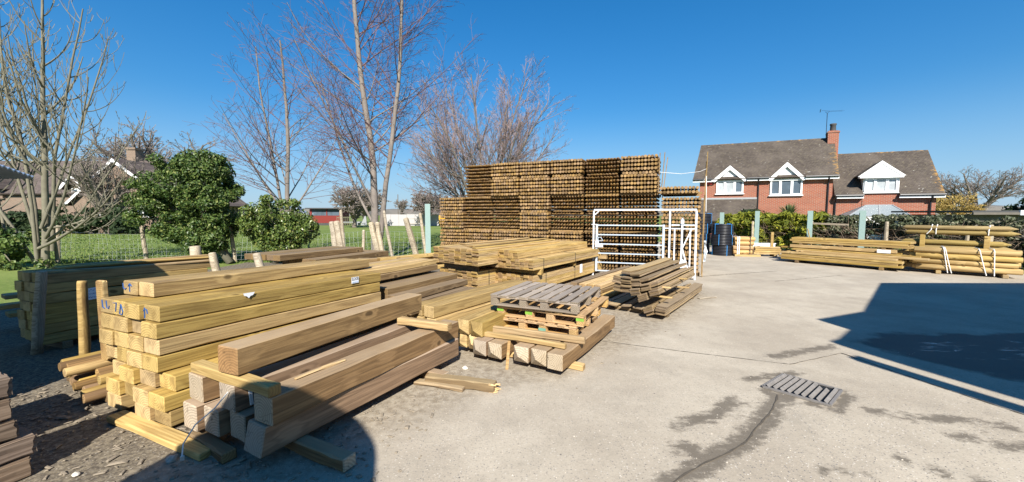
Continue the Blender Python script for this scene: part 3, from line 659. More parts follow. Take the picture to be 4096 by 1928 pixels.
pack('yellow pack of square battens with white paper label, on the ground nearest the gate', frame_of((.42, 7.62, .105), 34.2, -.4), 3.75, 1.18, .30, 11, 5, 'pale', straps=(.14, .52), paper=(2.3, .2))
F1 = frame_of((-.66, 7.45, .62), 37.5, .2)
pack('wide pack of flat boards at the left of the two packs, upper tier', F1, 3.1, 1.30, .33, 8, 10, 'pale', straps=())
pack('lower pack of flat boards under the wide left pack', frame_of((-.70, 7.68, .10), 37.5, 0), 3.0, 1.1, .38, 8, 10, 'pale', straps=(.12,))
for i in range(6):
    put('loose_board', beam_mesh(3.0 - .1 * i, .11, .022, 'pale', bev=.003, var=i % 4), F1, (.05 + .12 * i, .1 + i * .19, .333 + (.0235 if i in (1, 4) else 0)), f'loose flat board, {ORD[i]} from the right on top of the wide left pack', 'board', 'loose boards on the wide pack', jit=1.)
for i, (x, y, z, yaw) in enumerate(((.52, 7.68, .408, -56), (1.42, 9.08, .408, -56), (2.5, 10.4, .408, -56))):
    beam('bearer', (x + .12, y + .1, z), yaw, 1.25, .09, .125, 'pale', ('thick bearer at the near end between the two batten packs', 'thick bearer halfway along between the two batten packs', 'thick bearer at the gate end between the two batten packs')[i], 'bearer', 'bearers between the batten packs')
for i, (o3, w3) in enumerate((((-.66, 7.78, .485), .95), ((1.0, 9.6, .485), .95))):
    beam('bearer', o3, -53, w3, .09, .13, 'darkbrown', ('dark bearer at the near end under the wide left pack', 'dark bearer at the far end under the wide left pack')[i], 'bearer', 'bearers under the wide pack')
GL = 'loose pale boards beside the batten pack'
for i in range(14):
    r, c = divmod(i, 5)
    a = rad(37.5); ox, oy = 1.72 - c * .135, 6.95 + c * .10
    beam('long_board', (ox - .05 * r + R.uniform(-.03, .03), oy + R.uniform(-.08, .08), .10 + r * .082), 37.5 + R.uniform(-.8, .8), 2.9, .13, .075, 'pale' if i % 4 != 1 else 'darkbrown', f'{("pale", "dark brown")[i % 4 == 1]} loose board, {ORD[c]} from right, {("bottom", "middle", "top")[r]} row by the batten pack', 'board', GL)
beam('bearer', (1.9, 6.95, .0), -52, .95, .1, .09, 'pale', 'bearer on the ground under the loose pale boards', 'bearer')

# ------------------------------------------------------------------ G  curved heap of feather boards
GG = 'weathered boards in the curved heap'
AR = frame_of((2.345, 5.798, .06), 37.7, 0)
def arch(zb, ycs, n, curve, L, dx, tier, w=.155, th=.026):
    for c, (y, z, t) in enumerate(curve):
        for k in range(n):
            mw = AR @ Matrix.Translation((dx + R.uniform(-.03, .03), y, zb + z)) @ Matrix.Rotation(rad(t), 4, 'X') @ Matrix.Translation((0, 0, k * (th + .002)))
            o = put('feather_board', beam_mesh(L, w, th, 'oldboard', bev=.003, var=(c + k) % 4, bow=.006), mw, (0, 0, 0), f'weathered board, {ORD[k]} up in {ORD[c]} column from right, {tier} tier of curved heap', 'board', GG)
arch(0, 0, 5, [(0, .02, 3), (.15, .03, -24)][:2], 2.5, 0, 'bottom')
arch(.0, 0, 1, [(.40, .03, 5), (.60, .05, -7), (.82, .03, 4), (.98, .05, -12)], 2.3, .12, 'ground')
arch(.15, 0, 4, [(.27, .09, -24), (.40, .145, -12), (.55, .165, -3), (.70, .16, 5)], 2.35, .02, 'middle')
arch(.29, 0, 4, [(.10, .055, -20), (.24, .105, -17), (.40, .145, -8), (.56, .16, 1), (.72, .15, 8)], 2.35, .03, 'upper')
arch(.435, 0, 2, [(.13, .045, -24), (.27, .105, -17), (.42, .145, -8), (.58, .165, 2)], 2.35, .06, 'top')
for i, (x, z, y) in enumerate(((.25, .275, -.04), (1.25, .28, -.05), (.3, .42, .0), (1.3, .425, 0.))):
    put('batten', beam_mesh(.55, .05, .022, 'pale', bev=.003, var=0), AR @ Matrix.Translation((x, y, z)) @ Matrix.Rotation(pi / 2, 4, 'Z') @ Matrix.Rotation(rad(-20 * 0 - 18), 4, 'Y') if False else AR @ Matrix.Translation((x, y, z - .01)) @ Matrix.Rotation(pi / 2, 4, 'Z'), (0, 0, 0), ('pale batten sticking out near the lower front of the curved heap', 'pale batten sticking out low halfway along the curved heap', 'pale batten sticking out near the upper front of the curved heap', 'pale batten sticking out high halfway along the curved heap')[i], 'batten', 'battens in the curved heap')
for x, lab in ((.35, 'near'), (2.0, 'far')):
    put('bearer', beam_mesh(.9, .09, .055, 'oldboard'), AR @ Matrix.Translation((x, .03, -.057)) @ Matrix.Rotation(pi / 2, 4, 'Z'), (0, 0, 0), f'bearer on the ground under the {lab} end of the curved heap', 'bearer', 'bearers under the curved heap')
beam('offcut', (3.62, 7.32, .003), 72, .42, .07, .02, 'stake', 'thin grey slat lying on the concrete right of the curved heap', 'offcut', 'offcuts on the yard')
# ------------------------------------------------------------------ H  the wall of fence post packs
def round_mesh(L, r, mat, kind, var, n=11):
    key = ('round', round(L, 3), round(r, 4), mat, kind, var)
    if key in _bm: return _bm[key]
    rr = random.Random(var * 7 + 1); m = MB()
    if kind == 'point':      # four-cut driving point
        pts = [(0, .12), (.02, .22), (.20, 1), (.5, 1.0), (L - .004, .98), (L, .9)]
    elif kind == 'double':
        pts = [(0, .06), (.16, 1), (L * .5, 1.02), (L - .11, 1), (L, .08)]
    else:
        pts = [(0, .88), (.006, .98), (L * .5, 1.02), (L - .006, .98), (L, .88)]
    rings = []
    for x, f in pts:
        sq = 1 if f < .9 and kind in ('point', 'double') else 0
        ring = []
        for k in range(n):
            a = 2 * pi * k / n; q = f * r * (1 + .03 * noise.noise((var * 3.1, k * .9, x)))
            ring.append((x, q * cos(a) + r * .02 * sin(x * 2 + var), q * sin(a)))
        rings.append(ring); m.v += ring
    for i in range(len(rings) - 1):
        for k in range(n):
            a, b = i * n + k, i * n + (k + 1) % n; m.f.append((a, b, b + n, a + n))
    m.f.append(tuple(range(n))[::-1]); q = (len(rings) - 1) * n; m.f.append(tuple(q + k for k in range(n)))
    me = m.mesh('round_post', M[mat]); bm = bmesh.new(); bm.from_mesh(me); bmesh.ops.recalc_face_normals(bm, faces=bm.faces); bm.to_mesh(me); bm.free()
    for p in me.polygons: p.use_smooth = len(p.vertices) == 4
    _bm[key] = me; return me
FP = 'packs of round fence posts in the big wall'
SF = frame_of((4.91, 9.94, 0), 24, 0)           # X into the stack, Y to the left along its face
def post_pack(y0, Wd, z0, rows, cols, kind, label, hidden=0, dx=0., nested=True):
    root = bpy.data.objects.new('post_pack', None); C.objects.link(root); root.matrix_local = SF @ Matrix.Translation((dx, y0, z0)); tag(root, label, 'post pack', FP)
    r = .0436; cols = 11; z = r; st = MB(); y_off = (Wd - 22 * r) / 2; L = 1.65
    for j in range(rows):
        nest = nested and j == rows // 2
        n = cols - 1 if nest else cols
        tj = 0; sg = R.uniform(-.008, .008)
        for i in range(n):
            y = y_off + (i + .5 + (.5 if nest else 0)) * 2 * r + R.gauss(0, .003)
            x = abs(R.gauss(0, .016)) + (.03 if kind == 'point' else 0) * R.random()
            rt = Matrix.Rotation(R.uniform(0, 6.28), 4, 'X')
            if j < hidden: st.tube([(x, y, z), (L, y, z)], r * .98, 6); continue
            put('post', round_mesh(L + R.choice((0, .02)), r * R.choice((.9, .95, .985, 1.0)), 'postpoint' if kind == 'point' else 'post', kind, R.randrange(4)), Matrix.Translation((x, y, z + sg * sin(3.14 * i / n) + R.gauss(0, .002))) @ rt, parent=root)
        if j < rows - 1:
            if nested and j == rows // 2 - 1: z += 2 * r * .87
            else:
                z += 2 * r + .0205
                if j >= hidden and j != rows // 2 - 1:
                    m = MB(); m.box(.32, .36, .02, Wd - .02, z - r - .0205, z - r); m.obj('spacer_batten', M['pale'], root)
    if st.v: o = st.obj('buried_posts', M['post'], root, smooth=True); o['kind'] = 'stuff'
    return z + r
cols_ = [(7.16, .95), (6.18, .96), (5.14, 1.0), (4.17, .95), (3.15, .98), (2.14, .97), (1.10, 1.02)]      # c0..c6 from the left: right edge, width
T1 = {1: 'point', 2: 'round', 3: 'round', 4: 'round', 5: 'point', 6: 'round'}
T2 = {0: 'round', 1: 'point', 2: 'point', 3: 'round', 4: 'point', 5: 'point', 6: 'point'}
T3 = {0: 'round', 1: 'round', 2: 'round', 3: 'round', 4: 'round', 5: 'point', 6: 'point'}
nm = {'round': 'round fence posts, flat ends out', 'point': 'fence posts, pointed tips out'}
for c, k in T1.items(): post_pack(cols_[c][0], cols_[c][1], 2.215, 10, 11, k, f'pack of {nm[k]}, {ORD[c - 1]} from the left in the top tier')
for c, k in T2.items(): post_pack(cols_[c][0], cols_[c][1], 1.165, 10, 11, k, f'pack of {nm[k]}, {ORD[c]} from the left in the middle tier', dx=R.uniform(-.02, .03))
for c, k in T3.items(): post_pack(cols_[c][0], cols_[c][1], .09, 10, 11, k, f'pack of {nm[k]}, {ORD[c]} from the left in the bottom tier', hidden=5 if c < 4 else 0, dx=R.uniform(-.02, .03))
post_pack(.02, 1.03, .09, 10, 11, 'round', 'pack of thick round posts at the right end on the ground, behind the white gate')
post_pack(.0, 1.05, 1.165, 9, 11, 'round', 'pack of thick round posts at the right end, in the middle of the wall')
post_pack(.06, 1.05, 2.17, 2, 11, 'round', 'two rows of round posts lying on top of the right end of the wall', nested=False)
for t, z in (('low', 1.1), ('high', 2.155)):
    for q, wd in (('front', .12), ('back', 1.4)):
        for c in range(8):
            y0, w0 = ([(0.02, 1.0)] + cols_[::-1])[c]
            if t == 'high' and c == 7: continue
            m = MB(); m.box(wd, wd + .07, y0, y0 + w0, z - .005 + .005, z + .055)
            o = m.obj('bearer', M['post']); o.matrix_local = SF
            tag(o, f'{q} bearer between the {("bottom and middle", "middle and top")[t == "high"]} tiers, {ORD[c]} post column from the right', 'bearer', 'bearers in the post wall')
m = MB()
for c in range(8):
    y0, w0 = ([(0.02, 1.0)] + cols_[::-1])[c]
    for q, wd in (('front', .2), ('back', 1.3)):
        m = MB(); m.box(wd, wd + .09, y0, y0 + w0, .0, .088); o = m.obj('bearer', M['darkbrown']); o.matrix_local = SF
        tag(o, f'{q} ground bearer under the {ORD[c]} post column from the right', 'bearer', 'bearers in the post wall')
# upright laths along the right ends of the packs
for i, (a, b, w, lab) in enumerate((((.02, 1.085, 2.2), (.02, 1.07, 3.26), .035, 'pale lath upright at the front corner of the top tier'), ((.62, 1.06, 2.1), (.66, .98, 3.36), .04, 'pale leaning lath behind the front corner of the top tier'),
      ((1.1, 1.04, 2.1), (1.12, .92, 3.28), .035, 'rear pale lath leaning beyond the top tier'), ((.05, -.03, 1.1), (.2, -.07, 3.24), .045, 'tallest pale lath rising at the right end before the house'),
      ((.3, -.03, 1.3), (.25, -.05, 3.0), .035, 'thinner lath beside the tallest lath'), ((.04, -.03, .0), (.06, -.03, 2.12), .04, 'front lath standing against the right end of the wall'), ((.5, -.035, .0), (.5, -.04, 2.1), .035, 'second lath standing against the right end of the wall'))):
    m = MB(); m.bar(a, b, w, .02); o = m.obj('lath', M['pale']); o.matrix_local = SF; tag(o, lab, 'lath', 'laths at the end of the post wall')
m = MB(); m.tube([(.1, .02, 2.45), (.0, -.05, 2.6), (-.02, -.06, 2.2), (.02, -.07, 1.7)], .008, 5); o = m.obj('loose_strap', M['strap']); o.matrix_local = SF
tag(o, 'white strap end hanging down at the right end of the post wall', 'strap')
m = MB(); m.tube([(.3, 1.1, 2.78), (.3, .55, 2.71), (.2, .1, 2.74), (.15, -.05, 2.80)], .006, 5); o = m.obj('loose_strap', M['strap']); o.matrix_local = SF
tag(o, 'white strap stretched across the step between the top tier and the tallest lath', 'strap')
m = MB(); q = []
for i in range(7):
    for j in range(4): q.append((.02 + .05 * sin(i * 1.7 + j), -.06 - .07 * j / 3 * (1 - abs(i - 3) / 5) + .015 * cos(i * 2.1 + j * 3), .95 - i * .09))
for i in range(6):
    for j in range(3): m.f.append((i * 4 + j, i * 4 + j + 1, i * 4 + j + 5, i * 4 + j + 4))
m.v = q; o = m.obj('plastic_sheet', plain('crumpled clear film', (.62, .68, .72), .25, var=.1)); o.matrix_local = SF
md = o.modifiers.new('thickness', 'SOLIDIFY'); md.thickness = .004
tag(o, 'torn piece of clear plastic hanging at the right end of the post wall', 'plastic film')

# ------------------------------------------------------------------ I  white cattle yoke gate leaning before the wall
gy = rad(108); Gt = Matrix.Translation((2.17, 10.26, 0)) @ Matrix.Rotation(pi / 2 - gy, 4, 'Z') @ Matrix.Rotation(rad(-2), 4, 'X')      # X to the right, Z up
root = bpy.data.objects.new('yoke_gate', None); C.objects.link(root); root.matrix_local = Gt
tag(root, 'white steel cattle yoke gate with inner barred gate, leaning before the post wall', 'gate')
def gp(name, bars, mat='white', par=None):
    m = MB()
    for a, b, w in bars: m.bar(a, b, w, w, up=(0, 1, 0))
    return m.obj(name, M[mat], par or root, bevel=.004)
gp('frame', [((0, 0, 1.745), (2.5, 0, 1.745), .044), ((.0, 0, 0), (.0, 0, 1.722), .042), ((2.49, 0, 0), (2.49, 0, 1.722), .046), ((1.885, 0, .02), (1.885, 0, 1.722), .044), ((.03, 0, 1.62), (.13, 0, 1.715), .03)])
bg_ = gp('barred_gate', [((.09, -.055, .12), (.09, -.055, 1.37), .055), ((1.74, -.055, .12), (1.74, -.055, 1.37), .055)] + [((.115, -.055, z), (1.715, -.055, z), .032) for z in (.14, .36, .60, .845, 1.09, 1.34)], 'galv')
gp('latch', [((.10, -.1, 1.02), (.22, -.1, 1.02), .016), ((.10, -.1, .93), (.24, -.1, .93), .016), ((.20, -.1, 1.02), (.26, -.1, .93), .016), ((.13, -.1, .93), (.13, -.1, 1.02), .016)], 'galv', bg_)
m = MB(); m.box(.06, .26, -.13, -.09, .76, .84); m.box(.06, .15, -.13, -.09, .84, .92); m.obj('latch_plate', M['white'], bg_, bevel=.004)
gp('hinge', [((1.74, -.03, 1.28), (1.86, -.03, 1.28), .025), ((1.74, -.03, .2), (1.86, -.03, .2), .025), ((-.06, -.02, 1.36), (.09, -.05, 1.36), .018)])
yk = gp('yoke', [((1.92, -.02, 1.36), (2.46, -.02, 1.36), .032), ((1.92, -.02, 1.27), (2.46, -.02, 1.27), .032), ((2.0, -.02, .04), (2.0, -.02, 1.25), .034), ((2.36, -.02, .1), (2.36, -.02, 1.25), .034), ((2.46, -.02, .05), (2.46, -.02, 1.25), .03) if False else ((1.92, -.02, .08), (2.46, -.02, .08), .032)])
gp('yoke_bar', [((2.16, -.05, .25), (2.17, -.05, 1.42), .045), ((2.38, -.05, 1.25), (2.18, -.05, .78), .03), ((2.18, -.05, .78), (2.33, -.05, .22), .035)])
m = MB(); m.extrude([(2.10, -.065, .2), (2.33, -.065, .2), (2.30, -.065, .40), (2.22, -.065, .50), (2.15, -.065, .52), (2.12, -.065, .40)], (0, .02, 0)); m.obj('neck_plate', M['white'], root)
m = MB(); m.box(2.13, 2.21, -.09, -.03, 1.38, 1.50); m.box(2.15, 2.19, -.085, -.04, 1.50, 1.54); m.obj('yoke_catch', M['galv'], root, bevel=.006)

# ------------------------------------------------------------------ J  coils of black drain pipe
def coil(x, y, z, label, rr_=.36, n=7, h=.405):
    root = empty('pipe_coil', (x, y, z), R.uniform(0, 6.3), label, 'pipe coil', 'coils of black land drain')
    m = MB(); s = 26; r = h / n / 2
    for j in range(n):
        for R2 in (rr_, rr_ - 2 * r, rr_ - 4 * r):
            p = [((R2 + R.gauss(0, .004) * 0) * cos(2 * pi * i / s), R2 * sin(2 * pi * i / s), r + j * 2 * r) for i in range(s + 1)]
            m.tube(p, r * .97, 7, cap=False)
    m.obj('pipe', M['pipe'], root, smooth=True)
    for a in (.2, 1.8, 3.4, 4.9):
        m = MB(); c, sn = cos(a), sin(a); o_, i_ = rr_ + r + .006, rr_ - 5 * r - .004
        P = [(o_, .004), (o_, h - .004), (o_ - .01, h + .004), (i_, h + .004), (i_, .002)]
        for (u0, z0), (u1, z1) in zip(P[:-1], P[1:]): m.bar((u0 * c, u0 * sn, z0), (u1 * c, u1 * sn, z1), .013, .006, up=(c, sn, 0))
        m.obj('strap', M['strapblue'], root)
for k in range(3): coil(8.32 + (.06, .0, .03)[k], 15.28, k * .415, ('black pipe coil with blue straps at the foot of the front stack', 'black pipe coil in the middle of the front stack', 'black pipe coil on top of the front stack, ringed by blue straps')[k])
for k in range(4): coil(7.78 + (.0, .03, .08, .05)[k], 15.95, k * .415, ('lowest black pipe coil of the taller stack behind', 'second black pipe coil from the ground of the taller stack', 'third black pipe coil from the ground of the taller stack', 'topmost black pipe coil of the taller stack, beside the lath')[k])

# ------------------------------------------------------------------ K  stacks along the right side
def rnd(name, o, yaw, L, r, mat, kind, label, cat, group, pit=0.): return put(name, round_mesh(L, r, mat, kind, R.randrange(4), 14), frame_of(o, yaw, pit) @ Matrix.Rotation(R.uniform(0, 6), 4, 'X'), label=label, cat=cat, group=group)
lg = empty('log_bundle', (9.28, 14.78, .08), 0, 'strapped bundle of short golden logs beside the pipe coils', 'log bundle')
LF = frame_of((0, 0, 0), -78)
for r in range(4):
    for c in range(3):
        put('log', round_mesh(.66 + .05 * ((r + c) % 2), .085, 'palletfresh', 'round', (r + c) % 4, 14), LF @ Matrix.Translation((R.uniform(-.05, .05), -c * .175, .085 + r * .168)) @ Matrix.Rotation(R.uniform(0, 6), 4, 'X'), parent=lg)
for x in (.5, .56, .12):
    m = MB(); m.box(x, x + .03, .088, .092, 0, .68); m.box(x, x + .03, -.44, .09, .68, .686); o = m.obj('strap', M['strap'] if x > .3 else M['strapdark'], lg); o.matrix_local = LF
beam('bearer', (9.5, 14.7, 0), -78, .9, .1, .08, 'rail', 'round edged bearer under the log bundle', 'bearer', 'bearers along the right side')
for i in range(8):
    r, c = divmod(i, 2)
    beam('rail_board', (10.25 + R.uniform(-.04, .04) + c * .1, 14.72 + c * .12, .08 + r * .075), -70 + R.uniform(-1, 1), .85, .12, .068, 'rail', f'short yellow rail, {("front", "rear")[c]} of row {("one", "two", "three", "four")[r]} from the ground beside the log bundle', 'rail', 'short rails beside the log bundle')
beam('bearer', (10.1, 14.6, 0), 20, .5, .1, .078, 'rail', 'bearer under the short yellow rails', 'bearer', 'bearers along the right side')
beam('upright_board', (10.16, 14.95, .0), -70, .1, .05, .93, 'pale', 'single upright board standing at the end of the short rails', 'board')
m = MB(); m.box(0, 1.15, 0, .35, .3, .34); m.box(.02, 1.12, .02, .33, .18, .3); o = m.obj('white_sheet', M['white'], loc=(9.55, 15.75, .12), rot=(rad(-12), 0, rad(-14)), bevel=.01)
tag(o, 'white panel lying behind the short yellow rails under the hedge', 'panel')
beam('bearer', (9.9, 15.5, 0), 20, .6, .3, .3, 'darkbrown', 'dark block carrying the white panel', 'bearer', 'bearers along the right side')
RL = frame_of((10.938, 10.771, .1), -33.9)      # X along the stack to the far left, Y = towards the viewer's left... front face at Y = 0
RL = Matrix.Translation((10.938, 10.771, .1)) @ Matrix.Rotation(pi / 2 + rad(33.9), 4, 'Z') @ Matrix.Scale(1, 4)
RY = -1     # rows recede on the right of the direction of X
GR = 'yellow boards in the long right hand stack'
def rb(name, x, depth, z, L, w, h, mat, label, cat='board', group=GR, jit=.15):
    return put(name, beam_mesh(L, w, h, mat, bev=.005, var=R.randrange(4)), RL, (x, -depth - w, z), label, cat, group, jit=jit)
lay = [(0, 4, .062), (.064, 4, .062), (.13, 4, .062), (.196, 4, .058)]
for r, (z, n, h) in enumerate(lay):
    for c in range(n):
        rb('rail_board', (.0, .03, .0, .06)[r] + R.uniform(-.04, .04), c * .2, z, (3.0, 2.97, 3.0, 2.9)[r], .19, h, 'rail' if r > 1 else 'yellow', f'yellow board, {ORD[c]} back in the {("bottom", "second", "third", "fourth")[r]} layer of the long right stack')
for c in range(3):
    rb('rail_board', (-.5, -.32, .1)[c], .16 + c * .2, .262 + .04 * c, 3.1, .18, .055, ('rail', 'yellow', 'yellow')[c], ('front board sticking out at the right end of the long right stack', 'middle greenish board sloping on the long right stack', 'rear board under the upper boards of the long right stack')[c])
rb('rail_board', .2, .5, .38, 2.7, .2, .1, 'rail', 'thick board with a white label carrying the upper boards of the long right stack')
wl = rb('rail_board', -.35, .72, .36, 1.4, .2, .1, 'rail', 'short thick board at the right end below the upper boards')
o = beam('label_board', (10.88, 11.0, .36), -33.9, .3, .03, .13, 'rail', 'small block with a white paper label on the long right stack', 'board') if False else None
m = MB(); m.box(.32, .62, -.47, -.462, .375, .475); o = m.obj('paper_label', M['paper']); o.matrix_local = RL; tag(o, 'white paper label on the front of the long right stack', 'label')
for k, x in enumerate((.45, 1.45, 2.55)):
    put('bearer', beam_mesh(.9, .09, .055, 'darkbrown'), RL @ Matrix.Translation((x, -.5, .47)) @ Matrix.Rotation(-pi / 2, 4, 'Z'), (0, 0, 0), ('bearer at the right under the upper boards of the long stack', 'bearer in the middle under the upper boards of the long stack', 'bearer at the left under the upper boards of the long stack')[k], 'bearer', 'bearers along the right side')
for r in range(3):
    for c in range(3):
        rb('rail_board', (-.12, -.06, -.1)[r] + R.uniform(-.05, .05), .52 + c * .18, .53 + r * .068, 2.95, .17, .063, 'rail', f'golden board, {ORD[c]} back in the {("lower", "middle", "upper")[r]} layer of the raised boards at right')
for x, lab in ((.35, 'right'), (2.45, 'left')):
    put('bearer', beam_mesh(1.0, .1, .088, 'darkbrown'), RL @ Matrix.Translation((x, .03, -.093)) @ Matrix.Rotation(-pi / 2, 4, 'Z'), (0, 0, 0), f'ground bearer under the {lab} end of the long right stack', 'bearer', 'bearers along the right side')
# strapped bundle of thick round rails at the right edge
R2 = Matrix.Translation((12.711, 9.529, .1)) @ Matrix.Rotation(pi / 2 + rad(46.7), 4, 'Z')
bd = bpy.data.objects.new('rail_bundle', None); C.objects.link(bd); bd.matrix_local = R2; tag(bd, 'strapped bundle of thick pale round rails at the right edge', 'rail bundle')
for r in range(4):
    for c in range(4):
        put('round_rail', round_mesh(1.92 + .06 * ((r * 3 + c) % 3 - 1), .074, 'rail', 'round', (r + c) % 4, 14), Matrix.Translation((R.uniform(-.06, .06), -.075 - c * .15 - (.03 if r % 2 else 0), .075 + r * .152)) @ Matrix.Rotation(R.uniform(0, 6), 4, 'X'), parent=bd)
for x, s in ((1.30, .07), (1.26, .10), (.66, .1), (.45, .02)):
    m = MB(); m.tube([(x - s, .008, -.06), (x - s * .6, .012, .1), (x, .01, .38), (x + s * .4, .005, .58), (x + s * .5, -.1, .625), (x + s * .5, -.6, .63)], .011, 5); m.obj('strap', M['strap'], bd)
for x, lab in ((1.35, 'left'), (.2, 'right')):
    put('bearer', beam_mesh(.8, .1, .09, 'rail'), R2 @ Matrix.Translation((x, .04, -.095)) @ Matrix.Rotation(-pi / 2, 4, 'Z'), (0, 0, 0), f'bearer under the {lab} part of the round rail bundle', 'bearer', 'bearers along the right side')
GS = 'pointed stakes at the right edge'
R3 = Matrix.Translation((12.95, 9.85, .1)) @ Matrix.Rotation(pi / 2 + rad(42), 4, 'Z')
for r in range(5):
    for c in range(3):
        if r == 4 and c == 2: continue
        z = .08 + r * .155 + (.015 if r > 1 else 0)
        put('pointed_stake', round_mesh(2.1, .072, 'greenrail' if r > 2 else 'rail', 'double', (r + c) % 4, 14), R3 @ Matrix.Translation((R.uniform(-.05, .05), -.42 - c * .15, z)) @ Matrix.Rotation(R.uniform(0, 6), 4, 'X'), (0, 0, 0), f'pointed stake, {ORD[c]} back in the {("bottom", "second", "third", "fourth", "top")[r]} row behind the round rails', 'stake', GS)
for x, lab in ((1.62, 'left'), (.42, 'right')):
    m = MB(); m.box(x, x + .11, -.335, -.275, .5, .93); o = m.obj('spacer_block', M['rail'], bevel=.005); o.matrix_local = R3; tag(o, f'upright {lab} spacer block before the middle row of stakes', 'block', 'spacer blocks at the right edge')
    m = MB(); m.box(x + .02, x + .10, -.85, -.36, .80, .93); o = m.obj('bearer', M['rail']); o.matrix_local = R3; tag(o, f'{lab} bearer under the topmost pointed stakes', 'bearer', 'bearers along the right side')
tb = bpy.data.objects.new('stake_bundle', None); C.objects.link(tb); tb.matrix_local = R3 @ Matrix.Translation((-.10, -.55, .93)) @ Matrix.Rotation(rad(-2), 4, 'Z'); tag(tb, 'strapped greenish pointed stakes on top, two rows, with white straps', 'stake bundle')
for r in range(2):
    for c in range(3):
        put('pointed_stake', round_mesh(2.2, .066, 'greenrail', 'double', (r + c) % 4, 14), Matrix.Translation((.05 * r, -c * .135, .07 + r * .134)) @ Matrix.Rotation(R.uniform(0, 6), 4, 'X'), parent=tb)
for x in (1.62, 1.52, .55):
    m = MB(); m.tube([(x + (.08 if x == 1.62 else 0), .07, .02), (x, .074, .14), (x - .02, .03, .30 if x > 1 else .28), (x - .02, -.15, .285)], .012, 5); m.obj('strap', M['strap'], tb)

# ------------------------------------------------------------------ L  left side: dark board pack, stakes, round posts, old sleepers
GLp = 'fence boards in the shaded left stack'
L1 = frame_of((-5.523, 4.496, .096), 20.4, -1.3)
for r in range(7):
    for c in range(4):
        put('fence_board', beam_mesh(1.76 + (.12 if r == 6 else 0), .175, .118, 'yellow', bev=.006, var=(r + c) % 4), L1, (R.uniform(-.02, .02) - (.06 if c == 0 and r < 4 else 0), c * .18, r * .1205), f'yellow board, {ORD[c]} from the right in the {ORD[6 - r]} layer down of the shaded left stack', 'board', GLp, jit=.2)
o = [x for x in C.objects if x.get('label', '').startswith('yellow board, first from the right in the third layer')][0]
pp = side_paper(o, .42, .06, .27, .15, name='paper_label', tilt=rad(-5)); m = MB(); rs = random.Random(4)
for j, zz in enumerate((.045, .0, -.045)):
    x = -.10 + .02 * j
    while x < .08 - .03 * j:
        w = rs.uniform(.006, .016); m.bar((x, -.003, zz + rs.uniform(-.008, .01)), (x + w, -.003, zz + rs.uniform(-.01, .012)), .006, .0012, up=(0, 1, 0)); x += w + .006
m.obj('handwriting', M['blue'], pp)
for i in range(5):
    put('thin_board', beam_mesh(1.9 - .1 * i, .12, .022, 'pale', bev=.003, var=i % 4), L1, (.02 + .14 * i, .05 + .13 * i, .845 + (.025 if i % 2 else 0)), f'thin pale board, {ORD[i]} from the right on top of the shaded left stack', 'board', 'thin boards on the shaded left stack', jit=1.2)
for x, lab in ((.2, 'near'), (1.4, 'far')):
    put('bearer', beam_mesh(.8, .1, .09, 'darkbrown'), L1 @ Matrix.Translation((x, -.02, -.093)) @ Matrix.Rotation(pi / 2, 4, 'Z'), (0, 0, 0), f'bearer under the {lab} end of the shaded left stack', 'bearer', 'bearers under the shaded left stack')
def stake(o, top, r, lab, mat='stake', grp=None, n=9):
    m = MB(); a, b = Vector(o), Vector(top); pts = [a.lerp(b, t) + Vector((noise.noise((t * 2, o[0], 1)), noise.noise((t * 2, o[0], 5)), 0)) * r * .25 for t in (0, .2, .4, .6, .8, .98, 1)]
    m.tube(pts, [r * 1.05, r, r * 1.03, r * .97, r * .95, r * .92, r * .8], n); ob = m.obj('round_stake', M[mat], smooth=True); return tag(ob, lab, 'stake', grp)
stake((-5.60, 4.44, 0), (-5.44, 4.42, .985), .05, 'shaded upright round stake at the corner of the dark left stack', grp='stakes holding the left stack')
stake((-4.295, 3.77, 0), (-4.22, 3.75, .99), .042, 'sunlit upright round stake between the dark stack and tall yellow stack', 'pale', grp='stakes holding the left stack')
stake((-4.62, 6.05, .3), (-4.80, 6.15, 1.02), .06, 'short leaning grey stake at the far end of the dark left stack', grp='stakes holding the left stack')
stake((-4.45, 6.9, .2), (-4.62, 6.95, .93), .07, 'leaning cut stake between the dark stack and the brown sleepers', grp='stakes holding the left stack')
stake((-6.3, 7.6, 0), (-6.35, 7.7, 1.0), .10, 'flat topped grey post end behind the dark left stack', grp='stakes holding the left stack')
GRP = 'round posts under the left end of the tall stack'
rp = [(-4.12 + .073 * i, 3.46 - .046 * i, .17 - .012 * i) for i in range(8)] + [(-4.06 + .073 * i, 3.55 - .046 * i, .075) for i in range(7)] + [(-4.08 + .07 * i, 3.40 - .04 * i, .30 - .012 * i) for i in range(4)] + [(-3.68 + .07 * i, 3.30 - .04 * i, .245 - .01 * i) for i in range(3)]
for i, (x, y, z) in enumerate(rp):
    rnd('round_post', (x + R.uniform(-.04, .04), y + R.uniform(-.03, .03), z), 27 + R.uniform(-2, 2), 1.3 if i < 19 else .8, .042, 'post' if i % 3 else 'yellow', 'round',
        f'round post, {(ORD + ["thirteenth"])[(i if i < 8 else i - 8 if i < 15 else i - 15 if i < 19 else i - 19)]} from the left in the {"middle layer" if i < 8 else "buried bottom layer" if i < 15 else "top layer" if i < 19 else "short upper layer"} left of the tall stack', 'round post', GRP)
beam('bearer', (-3.2, 3.2, 0), 297, 1.3, .1, .1, 'darkbrown', 'bearer under the heap of round posts', 'bearer', 'bearers under the shaded left stack')
for i, (x, y) in enumerate(((-6.9, 5.2), (-7.15, 5.3), (-7.0, 5.25))):
    beam('long_board', (x, y, (.22, .3, .46)[i]), 30, 1.5, .25, .06, 'pale', ('lowest pale board past the left edge of the dark stack', 'middle pale board past the left edge of the dark stack', 'top pale board past the left edge of the dark stack')[i], 'board', 'pale boards past the dark stack')
